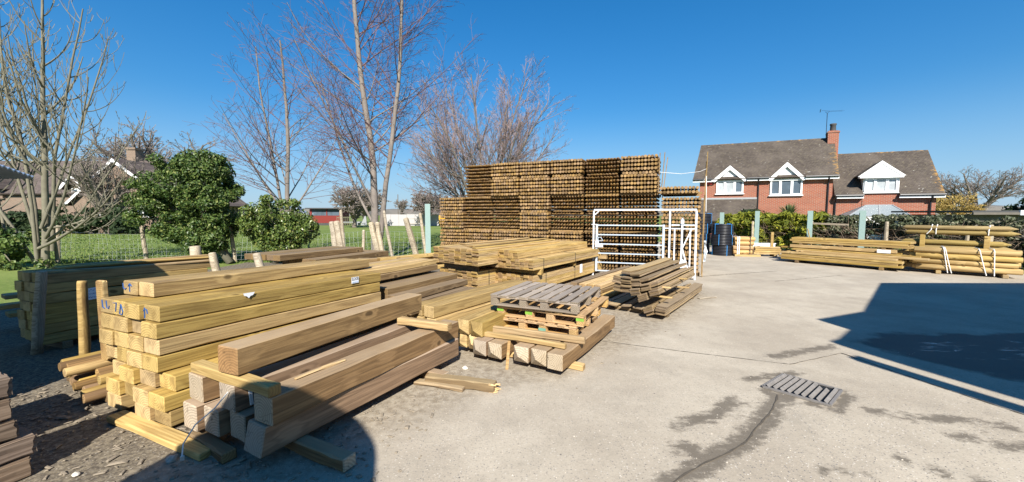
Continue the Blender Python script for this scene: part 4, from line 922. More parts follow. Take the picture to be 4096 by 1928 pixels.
for x in (.2,):
    beam('bearer', (-6.3, 5.4, 0), 300, 1.0, .15, .215, 'darkbrown', 'block under the pale boards past the dark stack', 'bearer', 'bearers under the shaded left stack')
    beam('bearer', (-6.75, 5.1, 0), 310, .5, .4, .46, 'darkbrown', 'tall dark block under the top pale board', 'bearer', 'bearers under the shaded left stack') if False else None
GO = 'old sleepers stacked at the left edge'
def old_sleeper(L, Wd, H, var):
    m = MB(); nx_, ny_, nz_ = 26, 5, 4
    bm = bmesh.new(); bmesh.ops.create_cube(bm, size=1); bmesh.ops.scale(bm, vec=(L, Wd, H), verts=bm.verts); bmesh.ops.translate(bm, vec=(-L / 2, Wd / 2, H / 2), verts=bm.verts)
    bmesh.ops.bevel(bm, geom=list(bm.edges), offset=.012, segments=2, affect='EDGES')
    bmesh.ops.subdivide_edges(bm, edges=[e for e in bm.edges if e.calc_length() > .3], cuts=40, use_grid_fill=True)
    bmesh.ops.subdivide_edges(bm, edges=[e for e in bm.edges if e.calc_length() > .06], cuts=3, use_grid_fill=True)
    for v in bm.verts:
        p = v.co.copy(); d = Vector((noise.noise(p * 9 + Vector((var, 0, 0))), noise.noise(Vector((p.x * 6, p.y * 22, p.z * 26 + var))), noise.noise(Vector((p.x * 6, p.y * 22 + 9, p.z * 26 + var))))) * .009
        if p.x > -.08: d.x -= abs(noise.noise(p * 17 + Vector((0, var, 3)))) * .04
        v.co += d
    me = bpy.data.meshes.new('old_sleeper'); bm.to_mesh(me); bm.free(); me.materials.append(M['sleeper']); return me
SL = frame_of((-3.02, 2.33, 0), 24)
olds = [old_sleeper(2.4, .25, .125, v) for v in range(3)]
for r in range(5):
    for c in range(2):
        put('old_sleeper', olds[(r + c) % 3], SL, ((.0, .03, -.04, -.055, -.045)[r] + c * .05 - c * .5, c * .262, .0 + r * .134), f'rough dark old sleeper, {("front", "rear")[c]} of the {("lowest", "second", "third", "fourth", "top")[r]} course at the left edge', 'old sleeper', GO, jit=.3)
put('old_sleeper', olds[1], SL, (-.36, .30, .67), 'rough dark old sleeper lying highest at the left edge', 'old sleeper', GO)
SL2 = frame_of((-4.45, 2.85, 0), 24)  # stack added out of view to darken the ground at the left
for r in range(8):
    for c in range(2): put('old_sleeper', olds[(r + c + 1) % 3], SL2, (0, c * .262, r * .134), f'old sleeper, {("front", "rear")[c]} of course {("one", "two", "three", "four", "five", "six", "seven", "eight")[r]} in the unseen stack added left for shade', 'old sleeper', 'unseen old sleepers added for shade', jit=.3)

for c in range(2):  # rows added out of view to widen the shadow of the stack
    for r in range(5):
        put('old_sleeper', olds[(r + 2 + c) % 3], SL, (-.06 - c * .1, .60 + c * .27, r * .134), f'old sleeper, course {("one", "two", "three", "four", "five", "six", "seven", "eight")[r]} of the {("nearer", "farther")[c]} unseen row added for shade past the left edge', 'old sleeper', GO, jit=.3)
# ------------------------------------------------------------------ M  drain grate in the concrete
tl, tr, br, bl = Vector((2.38, 3.55, 0)), Vector((2.77, 3.83, 0)), Vector((3.06, 3.47, 0)), Vector((2.72, 3.19, 0))
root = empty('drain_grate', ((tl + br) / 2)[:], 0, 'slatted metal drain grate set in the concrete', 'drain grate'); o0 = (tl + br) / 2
m = MB(); m.extrude([p - o0 + Vector((0, 0, .008)) for p in (bl, br, tr, tl)], (0, 0, .004)); m.obj('shade_plate', M['pit'], root)  # flat dark plate in place of a hole, its shade painted in
m = MB()
for a, b in ((tl, tr), (tr, br), (br, bl), (bl, tl)): m.bar(a - o0 + Vector((0, 0, .012)), b - o0 + Vector((0, 0, .012)), .022, .018)
m.obj('frame', M['iron'], root)
for i in range(9):
    t = (i + .6) / 9.2; a, b = tl.lerp(bl, t), tr.lerp(br, t); d = (b - a).normalized(); n_ = Vector((-d.y, d.x, 0))
    m = MB(); a, b = a - o0 + d * .02 - Vector((0, 0, .005)), b - o0 - d * (.02 + (.08 if i in (6, 7) else 0)) - Vector((0, 0, .005)); w = .012
    m.hexa([a - n_ * w + Vector((0, 0, .014)), b - n_ * w + Vector((0, 0, .014)), b + n_ * w + Vector((0, 0, .034)), a + n_ * w + Vector((0, 0, .034)), a - n_ * w + Vector((0, 0, .02)), b - n_ * w + Vector((0, 0, .02)), b + n_ * w + Vector((0, 0, .04)), a + n_ * w + Vector((0, 0, .04))])
    m.obj('bar', M['iron'], root)

# ------------------------------------------------------------------ N  sheds and tank shaped, mostly out of view, to shadow the yard
def lift(p, h):       # the point at height h whose shadow falls on ground point p
    t = h / TO_SUN.z; return (p[0] + TO_SUN.x * t, p[1] + TO_SUN.y * t, h)
root = empty('shade_canopy', (7.5, 0, 0), 0, 'unseen canopy on poles past the right edge, outlined to shade the yard', 'shed')
outl = [(8.79, 8.95), (5.93, 6.26), (4.76, 5.77), (4.82, 5.25), (4.33, 4.85), (4.12, 4.74), (4.2, 4.4), (4.5, 3.39), (5.2, 1.4), (12, .8), (14.5, 8.9)]  # unseen roof outline worked back from the shadow it has to cast
m = MB(); m.extrude([Vector(lift(p, 3.9)) - Vector((7.5, 0, 0)) for p in outl][::-1], (0, 0, .12)); m.obj('roof', M['roofgrey'], root)
m = MB(); a, b = Vector(lift((3.95, 4.30), 3.3)), Vector(lift((4.55, 2.4), 3.3)); m.bar(a - Vector((7.5, 0, 0)), b - Vector((7.5, 0, 0)), .17, .1); m.obj('shadow_strip_beam', M['roofgrey'], root)  # beam added out of view to cast the thin strip of shadow
for x, y in ((9.6, 3.6), (13.8, 3.5), (12.2, -3.4), (7.2, -2.6)):
    m = MB(); m.bar((x - 7.5, y, 0), (x - 7.5, y, 3.9), .18, .18); m.obj('pole', M['shedwood'], root)
m = MB(); m.bar((-.3, -2.6, 3.3), (Vector(lift((4.55, 2.4), 3.3)) - Vector((7.5, 0, 0)))[:], .12, .12); m.obj('bracket', M['roofgrey'], root)
# tank with a domed top, added unseen behind the viewer for its shadow
root = empty('domed_shadowcaster', (-1.45, -1.42, 0), 0, 'added unseen domed tank behind the viewer, throwing the round shadow', 'shadowcaster')
prof = [(0, .86), (2.35, .86), (2.7, .84), (2.95, .76), (3.15, .62), (3.28, .44), (3.36, .22), (3.39, .02)]
m = MB(); m.tube([(0, 0, z) for z, r in prof], [r for z, r in prof], 40); m.obj('shell', M['shadowcaster'], root, smooth=True)
m = MB(); m.tube([(0, 0, 3.36), (0, 0, 3.44)], .14, 16); m.obj('lid', M['shadowcaster'], root)
# lean-to with a corrugated roof at the left edge
root = empty('lean_to', (-5.15, 4.2, 0), 0, 'low shelter with a corrugated metal roof at the left edge', 'shelter')
m = MB()
for i in range(104):        # past the visible tip, the unseen right edge is placed to shade the stack
    x_ = .70 - .045 * i; yf = min(0, -x_ * 1.2); z_ = 2.03 + (.012 if i % 2 else -.012)
    m.v += [(x_, yf, z_ - yf * .05), (x_, -4.6, z_ + .23)]
    if i: m.f.append((2 * i - 2, 2 * i - 1, 2 * i + 1, 2 * i))
o = m.obj('roof', M['sheet'], root); md = o.modifiers.new('thickness', 'SOLIDIFY'); md.thickness = .012
m = MB(); m.box(-4.1, -.02, -4.5, -4.4, 2.12, 2.21); m.obj('rafter', M['shedwood'], root)
for x, y, zt in ((-4.0, -.3, 1.97), (-.35, -4.45, 2.12), (-3.4, -4.45, 2.12)):
    m = MB(); m.bar((x, y, 0), (x, y, zt), .1, .1); m.obj('post', M['shedwood'], root)
# ------------------------------------------------------------------ O  red brick house on the right
HS = empty('brick_house', (12.584, 27, 0), rad(-22), 'red brick house with brown tiled roof, white dormers and one chimney', 'house')
def HP(u, n, z): return (u + .2 * n, n, z)
def hbox(m, u0, u1, n0, n1, z0, z1): m.hexa([HP(u0, n0, z0), HP(u1, n0, z0), HP(u1, n1, z0), HP(u0, n1, z0), HP(u0, n0, z1), HP(u1, n0, z1), HP(u1, n1, z1), HP(u0, n1, z1)])
def gable_block(m, u0, u1, n0, n1, ze, zr):
    nm_ = (n0 + n1) / 2
    for u in (u0,): pass
    P = lambda u: [HP(u, n0, 0), HP(u, n1, 0), HP(u, n1, ze), HP(u, nm_, zr), HP(u, n0, ze)]
    a, b = P(u0), P(u1); m.add(a + b, [(0, 4, 3, 2, 1), (5, 6, 7, 8, 9)] + [(i, (i + 1) % 5, 5 + (i + 1) % 5, 5 + i) for i in range(5)])
def hroof(name, u0, u1, n0, nr, ze, zr, mat, hole=None, seg=(46, 16), right_rich=True, th=.11):
    m = MB(); li = []
    for j in range(seg[1] + 1):
        for i in range(seg[0] + 1):
            a, b = i / seg[0], j / seg[1]; u = u0 + (u1 - u0) * a
            p = HP(u, n0 + (nr - n0) * b, ze + (zr - ze) * b + .012 * noise.noise((u * 1.5, b * 4, 2)))
            m.v.append(p)
            e = max(0, (b - .92) / .08) * .5
            if right_rich: e = max(e, (max(0, (a - .88) / .12)) * (.56 if b < .6 else .42))
            li.append(e)
    w = seg[0] + 1
    for j in range(seg[1]):
        for i in range(seg[0]):
            u = u0 + (u1 - u0) * (i + .5) / seg[0]; z = ze + (zr - ze) * (j + .5) / seg[1]
            if hole and hole[0] < u < hole[1] and z < hole[2]: continue
            q = j * w + i; m.f.append((q, q + 1, q + w + 1, q + w))
    n_front = len(m.v)
    m.v += [HP(u0, nr, zr), HP(u1, nr, zr), HP(u1, 2 * nr - n0, ze), HP(u0, 2 * nr - n0, ze)]; m.f.append((n_front, n_front + 1, n_front + 2, n_front + 3)); li += [0] * 4
    me = m.mesh(name, M[mat]); A = me.attributes.new('lichen', 'FLOAT', 'POINT'); A.data.foreach_set('value', li)
    o = link(name, me, HS); md = o.modifiers.new('thickness', 'SOLIDIFY'); md.thickness = th; md.offset = -1
    return o
def hwin(u0, u1, z0, z1, n, panes, mats, sill=True):
    f = .055; m = MB()
    hbox(m, u0, u1, n - .07, n, z0, z0 + f); hbox(m, u0, u1, n - .07, n, z1 - f, z1); hbox(m, u0, u0 + f, n - .07, n, z0 + f, z1 - f); hbox(m, u1 - f, u1, n - .07, n, z0 + f, z1 - f)
    e = (u1 - u0) / panes
    for i in range(1, panes): hbox(m, u0 + i * e - .05, u0 + i * e + .05, n - .07, n, z0 + f, z1 - f)
    w = m.obj('window', M['upvc'], HS)
    for i in range(panes):
        a, b = u0 + i * e + (.05 if i else f), u0 + (i + 1) * e - (.05 if i < panes - 1 else f)
        mm = MB()
        if i != 1:
            hbox(mm, a, b, n - .085, n - .02, z0 + f, z0 + f + .045); hbox(mm, a, b, n - .085, n - .02, z1 - f - .045, z1 - f); hbox(mm, a, a + .04, n - .085, n - .02, z0 + f + .045, z1 - f - .045); hbox(mm, b - .04, b, n - .085, n - .02, z0 + f + .045, z1 - f - .045); mm.obj('sash', M['upvc'], w)
        mm = MB(); hbox(mm, a, b, n - .03, n - .022, z0 + f, z1 - f); mm.obj('pane', M[mats[i]], w)
    if sill: mm = MB(); hbox(mm, u0 - .06, u1 + .06, n - .14, n, z0 - .06, z0 - .002); mm.obj('sill', M['upvc'], w)
m = MB(); gable_block(m, .42, 7.85, 0, 6, 4.0, 6.6); m.obj('wall', M['brick_r'], HS)
m = MB(); gable_block(m, 7.86, 12.7, .02, 6.2, 2.78, 5.5); m.obj('wall', M['brick_r'], HS)
hroof('roof', .02, 8.12, -.30, 3.0, 3.96, 6.78, 'tile')
hroof('roof', 7.95, 13.0, -.30, 3.15, 2.74, 5.68, 'tile', hole=(9.38, 11.0, 3.62))
for u0, u1, z in ((.02, 1.2, 3.93), (3.25, 4.5, 3.93), (6.42, 8.12, 3.93), (7.98, 9.36, 2.71), (11.0, 13.0, 2.71)):
    m = MB(); m.tube([HP(u0, -.36, z + .02), HP(u1, -.36, z + .02)], .06, 8); m.obj('gutter', M['black'], HS)
    m = MB(); hbox(m, u0, u1, -.31, -.27, z - .15, z - .01); hbox(m, u0, u1, -.27, 0, z - .15, z - .13); m.obj('fascia', M['upvc'], HS)
for u, z0, z1 in ((3.9, .2, 3.9), (7.62, .2, 3.9), (8.02, .2, 2.65), (12.45, .2, 2.65)):
    m = MB(); m.tube([HP(u, -.34, z1), HP(u, -.3, z1 - .12), HP(u, -.06, z1 - .34), HP(u, -.06, z0)], .045, 8); m.obj('downpipe', M['black'], HS)
for (u0, ua, u1, zb, za, w0, w1, s0) in ((1.26, 2.24, 3.2, 3.88, 4.86, 1.45, 3.05, 2.99), (4.5, 5.43, 6.4, 3.85, 4.93, 4.56, 6.30, 2.83)):
    m = MB(); g = .06
    a, b, c = HP(u0 - .14, -.25, zb - .05 + .02), HP(ua, -.25, za + .05), HP(u1 + .14, -.25, zb - .05 + .02)
    nb = .2 + (za - 3.96) / .855
    A, B, C_ = HP(u0 - .14, .05, zb), HP(ua, nb, za + .05), HP(u1 + .14, .05, zb)
    m.add([a, b, B, A, c, C_], [(0, 1, 2, 3), (1, 4, 5, 2)]); o = m.obj('dormer_roof', M['tile'], HS); md = o.modifiers.new('t', 'SOLIDIFY'); md.thickness = .07; md.offset = -1
    A_ = o.data.attributes.new('lichen', 'FLOAT', 'POINT'); A_.data.foreach_set('value', [0] * 6)
    m = MB(); t = .23
    for (p, q) in (((u0 - .12, zb - .06), (ua, za - .02)), ((u1 + .12, zb - .06), (ua, za - .02))):
        m.extrude([HP(p[0], -.27, p[1]), HP(q[0], -.27, q[1]), HP(q[0], -.27, q[1] - t * 1.25), HP(p[0] + (.22 if p[0] < ua else -.22), -.27, p[1] - .06)], (0, .05, 0))
    m.obj('bargeboard', M['upvc'], HS)
    m = MB(); m.extrude([HP(u0 + .02, -.12, zb - .1), HP(u1 - .02, -.12, zb - .1), HP(ua, -.12, za - .08)], (0, .06, 0)); m.obj('gable_panel', M['upvc'], HS)
    hwin(w0, w1, s0, zb - .02, -.0, 3, ('blind', 'blind', 'glass') if u0 < 2 else ('glass', 'glass', 'glass'))
# wing dormer
m = MB(); hbox(m, 9.34, 11.02, -.02, .05, 2.0, 2.9); m.obj('wall', M['brick_r'], HS)
m = MB()
for u in (9.34, 10.95): m.extrude([HP(u, .0, 2.9), HP(u, .0, 3.85), HP(u, 1.35, 3.85), HP(u, .1, 2.8)], (.07, 0, 0))
hbox(m, 9.41, 10.95, .3, .34, 2.9, 3.85); m.obj('dormer_cheek', M['upvc'], HS)
m = MB(); a, b, c = HP(9.02, -.25, 3.92), HP(10.12, -.25, 4.78), HP(11.24, -.25, 3.94); A, B, C_ = HP(9.02, 1.25, 3.92), HP(10.12, 2.15, 4.78), HP(11.24, 1.25, 3.94)
m.add([a, b, B, A, c, C_], [(0, 1, 2, 3), (1, 4, 5, 2)]); o = m.obj('dormer_roof', M['tile'], HS); md = o.modifiers.new('t', 'SOLIDIFY'); md.thickness = .06; md.offset = -1
m = MB(); m.extrude([HP(9.06, -.27, 3.86), HP(11.2, -.27, 3.88), HP(10.12, -.27, 4.70)], (0, .1, 0)); hbox(m, 9.12, 11.15, -.29, .3, 3.76, 3.86); m.obj('gable_panel', M['upvc'], HS)
m = MB()
for p in ((9.02, 3.84), (11.24, 3.86)):
    m.extrude([HP(p[0], -.30, p[1]), HP(10.12, -.30, 4.76), HP(10.12, -.30, 4.58), HP(p[0] + (.2 if p[0] < 10 else -.2), -.30, p[1])], (0, .04, 0))
m.obj('bargeboard', M['upvc'], HS)
m = MB()
for i in range(4): hbox(m, 9.5 + i * .2, 10.72 - i * .2, -.283, -.272, 3.98 + i * .14, 3.99 + i * .14)
m.obj('board_joint', plain('grey board joint', (.62, .63, .64)), HS)
hwin(9.40, 10.95, 2.92, 3.76, .0, 3, ('blind', 'blind', 'blind'), True)
# chimney with pot and aerial
m = MB(); hbox(m, 7.72, 8.32, 2.45, 3.4, 3, 7.02); hbox(m, 7.68, 8.36, 2.41, 3.44, 7.02, 7.10); hbox(m, 7.74, 8.30, 2.48, 3.38, 7.10, 7.16); ch = m.obj('chimney', M['brick_r'], HS)
m = MB(); p = HP(8.02, 2.9, 7.14); m.tube([p, (p[0], p[1], 7.2), (p[0], p[1], 7.55), (p[0], p[1], 7.6), (p[0], p[1], 7.68)], [.18, .17, .155, .19, .18], 14); m.obj('chimney_pot', M['roofgrey'], ch, smooth=True)
m = MB(); hbox(m, 7.69, 8.05, 2.42, 2.46, 5.85, 6.0); m.obj('flashing', M['lead'], ch)
an = MB(); p = HP(7.66, 2.9, 6.5); an.tube([p, (p[0], p[1], 8.42)], .018, 6); an.tube([(p[0] - .34, p[1] - .1, 8.60), (p[0] + .1, p[1] - .1, 8.52), (p[0] + .85, p[1] + .1, 8.50)], .008, 5)
an.tube([(p[0] - .12, p[1], 8.52), (p[0], p[1], 8.40), (p[0] + .12, p[1], 8.52)], .012, 5)
for i in range(12): x = p[0] - .05 + i * .085; an.bar((x, p[1] - .12, 8.515), (x, p[1] + .16, 8.515), .005, .005)
for i in range(5): z = 8.52 + i * .04; an.bar((p[0] - .42, p[1] - .2, z), (p[0] - .36, p[1] + .2, z), .012, .012)
an.obj('aerial', M['black'], ch)
m = MB(); hbox(m, .85, 1.2, -.1, -.01, 3.62, 3.78); m.obj('alarm_box', M['red'], HS)
# lean-to roof on the left part of the front, flashing over it
m = MB(); m.add([HP(.5, -.02, 2.60), HP(3.86, -.02, 2.60), HP(3.86, -2.2, 1.2), HP(.5, -2.2, 1.2)], [(3, 2, 1, 0)]); o = m.obj('lean_to_roof', M['tile'], HS); md = o.modifiers.new('t', 'SOLIDIFY'); md.thickness = .1
A_ = o.data.attributes.new('lichen', 'FLOAT', 'POINT'); A_.data.foreach_set('value', [0] * 4)
m = MB(); hbox(m, .5, 3.84, -2.0, 0, 0, 1.25); m.obj('lean_to_wall', M['brick_r'], HS)
m = MB(); hbox(m, .55, 3.84, -.05, -.005, 2.60, 2.72); m.obj('flashing', M['lead'], HS)
# conservatory
cs = MB(); T_ = [HP(9.35, -1.2, 2.14), HP(10.5, -1.2, 2.14)]; Bt = [HP(8.35, -2.5, 1.5), HP(11.1, -2.5, 1.5), HP(11.5, -.1, 1.55), HP(8.3, -.1, 1.55)]
cs.add(Bt + T_, [(0, 1, 5, 4), (1, 2, 5), (3, 0, 4), (2, 3, 4, 5)]); cv = cs.obj('conservatory_roof', M['consglass'], HS)
m = MB()
for a, b in ((Bt[0], T_[0]), (Bt[1], T_[1]), (T_[0], T_[1]), (Bt[2], T_[1]), (Bt[3], T_[0]), (tuple((Vector(Bt[0]) + Vector(Bt[1])) / 2), tuple((Vector(T_[0]) + Vector(T_[1])) / 2))): m.bar(a, b, .05, .05)
m.obj('roof_bar', M['lead'], cv)
m = MB(); m.extrude([Vector(p) - Vector((0, 0, .03)) for p in Bt][::-1], (0, 0, -1.45)); m.obj('conservatory_wall', M['upvc'], HS)

# ------------------------------------------------------------------ P  old house and small buildings across the field
H2 = empty('old_house', (-48, 34, 0), 0, 'old brown brick house with dark tiled roof and white gable boards, behind the left tree', 'house')
m = MB()
def wedge(mm, x0, x1, yf, yb, ze, zr, ov=0.):
    ym = (yf + yb) / 2; a = [(x0, yf, 0), (x0, yb, 0), (x0, yb, ze), (x0, ym, zr), (x0, yf, ze)]; b = [(x1, y, z) for _, y, z in a]
    mm.add(a + b, [(0, 4, 3, 2, 1), (5, 6, 7, 8, 9)] + [(i, (i + 1) % 5, 5 + (i + 1) % 5, 5 + i) for i in range(5)])
wedge(m, -16, 12.6, 1.2, 9.5, 3.5, 6.6); m.obj('wall', M['brick_b'], H2)
def aroof(pts, name='roof', mat='tile2', th=.14, par=None):
    mm = MB(); mm.poly(pts); o = mm.obj(name, M[mat], par or H2); md = o.modifiers.new('t', 'SOLIDIFY'); md.thickness = th; md.offset = -1
    A_ = o.data.attributes.new('lichen', 'FLOAT', 'POINT'); A_.data.foreach_set('value', [0] * len(pts)); return o
aroof([(-16.4, .8, 3.45), (13, .8, 3.45), (13, 5.35, 6.95), (-16.4, 5.35, 6.95)]); aroof([(13, 9.9, 3.45), (-16.4, 9.9, 3.45), (-16.4, 5.35, 6.95), (13, 5.35, 6.95)])
# gabled cross wing on the right
m = MB(); a = [(10.4, 0), (18.6, 0), (18.6, 2.7), (14.3, 6.1), (10.4, 2.7)]; m.extrude([(x, -.8, z) for x, z in a], (0, 9, 0)); m.obj('wall', M['brick_b'], H2)
aroof([(9.9, -1.1, 2.42), (14.3, -1.1, 6.32), (14.3, 8.6, 6.32), (9.9, 8.6, 2.42)]); aroof([(14.3, -1.1, 6.32), (19.2, -1.1, 2.42), (19.2, 8.6, 2.42), (14.3, 8.6, 6.32)])
m = MB(); m.bar((9.95, -1.16, 2.44), (14.3, -1.16, 6.30), .08, .24, up=(0, 1, 0)) if False else None
for p, q in (((9.9, 2.42), (14.3, 6.28)), ((19.2, 2.42), (14.3, 6.28))): m.extrude([(p[0], -1.16, p[1]), (q[0], -1.16, q[1]), (q[0], -1.16, q[1] - .28), (p[0] + (.3 if p[0] < 14 else -.3), -1.16, p[1])], (0, .07, 0))
m.obj('bargeboard', M['upvc'], H2)
for x, z, w, h in ((13.4, 1.5, 1.6, 1.0), (16.4, 1.3, 1.5, 1.1)):
    m = MB(); m.box(x - w / 2, x + w / 2, -.88, -.8, z, z + h); f = m.obj('window', M['upvc'], H2); m = MB(); m.box(x - w / 2 + .12, x - .05, -.90, -.881, z + .12, z + h - .12); m.box(x + .05, x + w / 2 - .12, -.90, -.881, z + .12, z + h - .12); m.obj('pane', M['glass'], f)
for xc in (8.85, 1.2, -5.6):      # gabled half dormers
    m = MB(); m.extrude([(xc - .8, 1.0, 3.0), (xc + .8, 1.0, 3.0), (xc + .8, 1.0, 4.0), (xc, 1.0, 4.9), (xc - .8, 1.0, 4.0)], (0, 3, 0)); m.obj('dormer_wall', M['brick_b'], H2)
    aroof([(xc - 1.15, .5, 3.85), (xc, .5, 5.1), (xc, 3.4, 5.1), (xc - 1.15, 3.4, 3.85)], 'dormer_roof', th=.1); aroof([(xc, .5, 5.1), (xc + 1.15, .5, 3.85), (xc + 1.15, 3.4, 3.85), (xc, 3.4, 5.1)], 'dormer_roof', th=.1)
    m = MB()
    for sx in (-1, 1): m.extrude([(xc + sx * 1.2, .42, 3.8), (xc, .42, 5.12), (xc, .42, 4.78), (xc + sx * .9, .42, 3.8)], (0, .06, 0))
    m.box(xc - .07, xc + .07, .40, .47, 4.7, 5.45); m.obj('bargeboard', M['upvc'], H2)
    m = MB(); m.box(xc - .5, xc + .5, .93, 1.0, 2.95, 3.9); f = m.obj('window', M['upvc'], H2); m = MB(); m.box(xc - .4, xc + .4, .90, .929, 3.05, 3.8); m.obj('pane', M['glass'], f)
m = MB(); m.box(9.6, 10.5, 4.9, 5.8, 5, 8.0); m.box(9.5, 10.6, 4.8, 5.9, 8.0, 8.2); m.obj('chimney', M['brick_b'], H2)
# red cabin with long windows
RC = empty('red_cabin', (-26.3, 55, 0), 0, 'low red cabin with a dark flat roof and wide windows beyond the field', 'cabin')
m = MB(); m.box(-2.5, 1.85, 0, 3, -.05, 1.35); m.box(-2.5, -2.2, 0, 3, 1.35, 2.3); m.box(1.7, 1.85, 0, 3, 1.35, 2.3); m.box(-.15, .0, 0, .1, 1.35, 2.3); m.box(-2.2, 1.7, 2.8, 3, 1.35, 2.3); m.obj('wall', M['redboard'], RC)
m = MB(); m.box(-2.9, 2.2, -.5, 3.4, 2.3, 2.45); m.obj('roof', M['roofgrey'], RC)
m = MB(); m.box(-2.19, -.16, .06, .1, 1.36, 2.29); m.box(.01, 1.69, .06, .1, 1.36, 2.29); m.obj('pane', M['glass'], RC)
m = MB(); m.box(-2.5, 1.9, -.3, 0, -.05, .3); m.obj('plinth', M['roofgrey'], RC)
m = MB(); m.extrude([(-4.6, .2, 2.3), (-3.9, .2, 2.6), (-2.4, .2, 1.55), (-2.6, .2, 1.3)], (0, .8, 0)); m.box(-4.6, -4.5, .3, .5, 0, 2.3); m.box(-2.55, -2.45, .3, .5, 0, 1.4); o = m.obj('awning', M['sheet'], loc=(-26.3, 54, 0)); tag(o, 'grey slanted awning at the left of the red cabin', 'awning')
wf = MB()
for i in range(7): wf.box(-17.4 + i * 1.08, -16.34 + i * 1.08, 52, 52.06, 0, 1.55 - .02 * (i % 3))
tag(wf.obj('white_hoarding', plain('pale grey boards', (.42, .40, .39), .8, var=.06, scale=1)), 'long pale board fence on the far side of the field', 'fence')
m = MB(); m.tube([(-17.7, 60, 0), (-17.66, 60, 4.6)], .06, 6); tag(m.obj('pole', M['bark_far']), 'thin dark pole rising behind the pale far fence', 'pole')
m = MB()
for x in (-13.9, -12.4): m.bar((x, 51, 0), (x, 51, 1.05), .08, .08)
for z in (.3, .95): m.bar((-13.9, 51, z), (-12.4, 51, z), .05, .05)
tag(m.obj('wooden_frame', M['stake']), 'small wooden rail frame before the pale far fence', 'frame')
m = MB(); m.box(-11.2, -9.6, 56, 58, .6, 1.35); m.box(-10.9, -9.9, 56.2, 57.8, 0, .6); tag(m.obj('yellow_machine', plain('yellow machine paint', (.62, .34, .02), .5), bevel=.05), 'yellow machine half hidden behind the post wall', 'machine')
m = MB(); m.extrude([(-21.2, 54, .0), (-20.6, 54, 1.3), (-20.45, 54, 1.3), (-20.3, 54, 0)], (0, .08, 0)); m.box(-24.0, -21.3, 54, 55, .35, .5); m.box(-23.8, -23.6, 54, 55, 0, .35); m.box(-21.8, -21.6, 54, 55, 0, .35); tag(m.obj('picnic_bench', M['lead']), 'grey low bench beside the red cabin', 'bench')
m = MB()
for i in range(10): m.bar((-24.2 + i * .28, 53.4, 0), (-24.2 + i * .28, 53.4, 1.25), .05, .05)
for z in (.3, 1.1): m.bar((-24.2, 53.4, z), (-21.6, 53.4, z), .05, .06)
tag(m.obj('slat_fence', plain('greenish slats', (.2, .2, .12))), 'short slatted fence right of the red cabin', 'fence')
# shed and block wall at the right edge
m = MB(); m.box(20.2, 26, 17.0, 20, 0, 1.6); sh = empty('flat_roofed_shed', (0, 0, 0), 0, 'flat roofed dark shed with a white fascia at the right edge', 'shed'); m.obj('wall', M['shedwood'], sh)
m = MB(); m.box(19.9, 26.3, 16.7, 20.3, 1.70, 1.78); m.obj('roof', M['roofgrey'], sh); m = MB(); m.box(19.9, 21.9, 16.66, 16.72, 1.60, 1.70); m.obj('fascia', M['shedwood'], sh); m = MB(); m.box(21.9, 26.3, 16.64, 16.72, 1.58, 1.79); m.obj('white_fascia', M['white'], sh)
m = MB(); m.box(0, 3.2, 0, .2, 0, 1.06); m.obj('block_wall', M['block'], loc=(15.9, 11.3, 0), rot=(0, 0, rad(-52))); tag(bpy.data.objects['block_wall'], 'low grey block wall behind the stakes at the right edge', 'wall')
m = MB()
for i in range(8): m.box(i * .4, i * .4 + .37, .3, .34, 1.0, 1.55 + .03 * sin(i * 3))
m.box(0, 3.2, .34, .38, 1.1, 1.18); tag(m.obj('board_fence', M['stake'], loc=(15.9, 11.3, 0), rot=(0, 0, rad(-52))), 'weathered vertical board fence above the block wall at the right edge', 'fence')

# ------------------------------------------------------------------ Q  fences and steel posts
def hpost(x, y, h, rz, lab):
    m = MB(); w, t = .085, .012
    m.box(-w, w, -.075, -.063, 0, h); m.box(-w, w, .063, .075, 0, h); m.box(-t, t, -.063, .063, 0, h)
    tag(m.obj('steel_post', M['green_post'], loc=(x, y, 0), rot=(0, 0, rz)), lab, 'steel post', 'pale green steel posts')
hpost(-2.84, 13.0, 1.97, rad(14), 'pale green steel post left of the post wall, by the field')
for x, y, lab in ((9.95, 18.3, 'pale green steel post just right of the pipe coils'), (10.8, 17.0, 'pale green steel post behind the short yellow rails'), (11.85, 15.35, 'pale green steel post behind the left end of the long stack'), (12.75, 14.05, 'pale green steel post behind the middle of the long stack')):
    hpost(x, y, 1.76 if x > 10 else 1.70, rad(-34), lab)
WF = empty('wire_fence', (-2.9, 13.0, 0), 0, 'sagging sheep wire fence on leaning grey stakes between yard and field', 'fence')
def fpost(par, a, b, r, n=8):
    m = MB(); a, b = Vector(a), Vector(b)
    pts = [a.lerp(b, t) + Vector((noise.noise((t * 2.5, a.x, 1)), noise.noise((t * 2, a.x, 5)), 0)) * r * .5 for t in (0, .25, .5, .75, .97, 1)]
    m.tube(pts, [r * 1.02, r, r * 1.06, r * .96, r * .92, r * .7], n); return m.obj('post', M['stake'], par, smooth=False)
for a, b, r in (((-2.85, 0, 0), (-3.0, 0, 1.40), .11), ((-3.02, .0, 0), (-3.16, -.05, 1.38), .10), ((-2.8, .05, 0), (-2.86, .02, 1.77), .055), ((-2.15, -.05, 0), (-2.10, 0, 1.1), .05), ((-1.55, 0, 0), (-1.86, -.05, 1.36), .10), ((-1.45, 0, 0), (-1.68, .05, 1.36), .08),
                ((-1.15, .05, 0), (-1.42, 0, 1.75), .05), ((-.28, 0, 0), (-.66, -.05, 1.50), .10), ((.02, .0, 0), (-.2, .05, 1.66), .055), ((-6.5, 0, 0), (-6.6, 0, 1.2), .06), ((-9.5, .0, 0), (-9.6, 0, 1.25), .06), ((-12.5, 0, 0), (-12.4, 0, 1.25), .06)):
    fpost(WF, a, b, r)
m = MB()
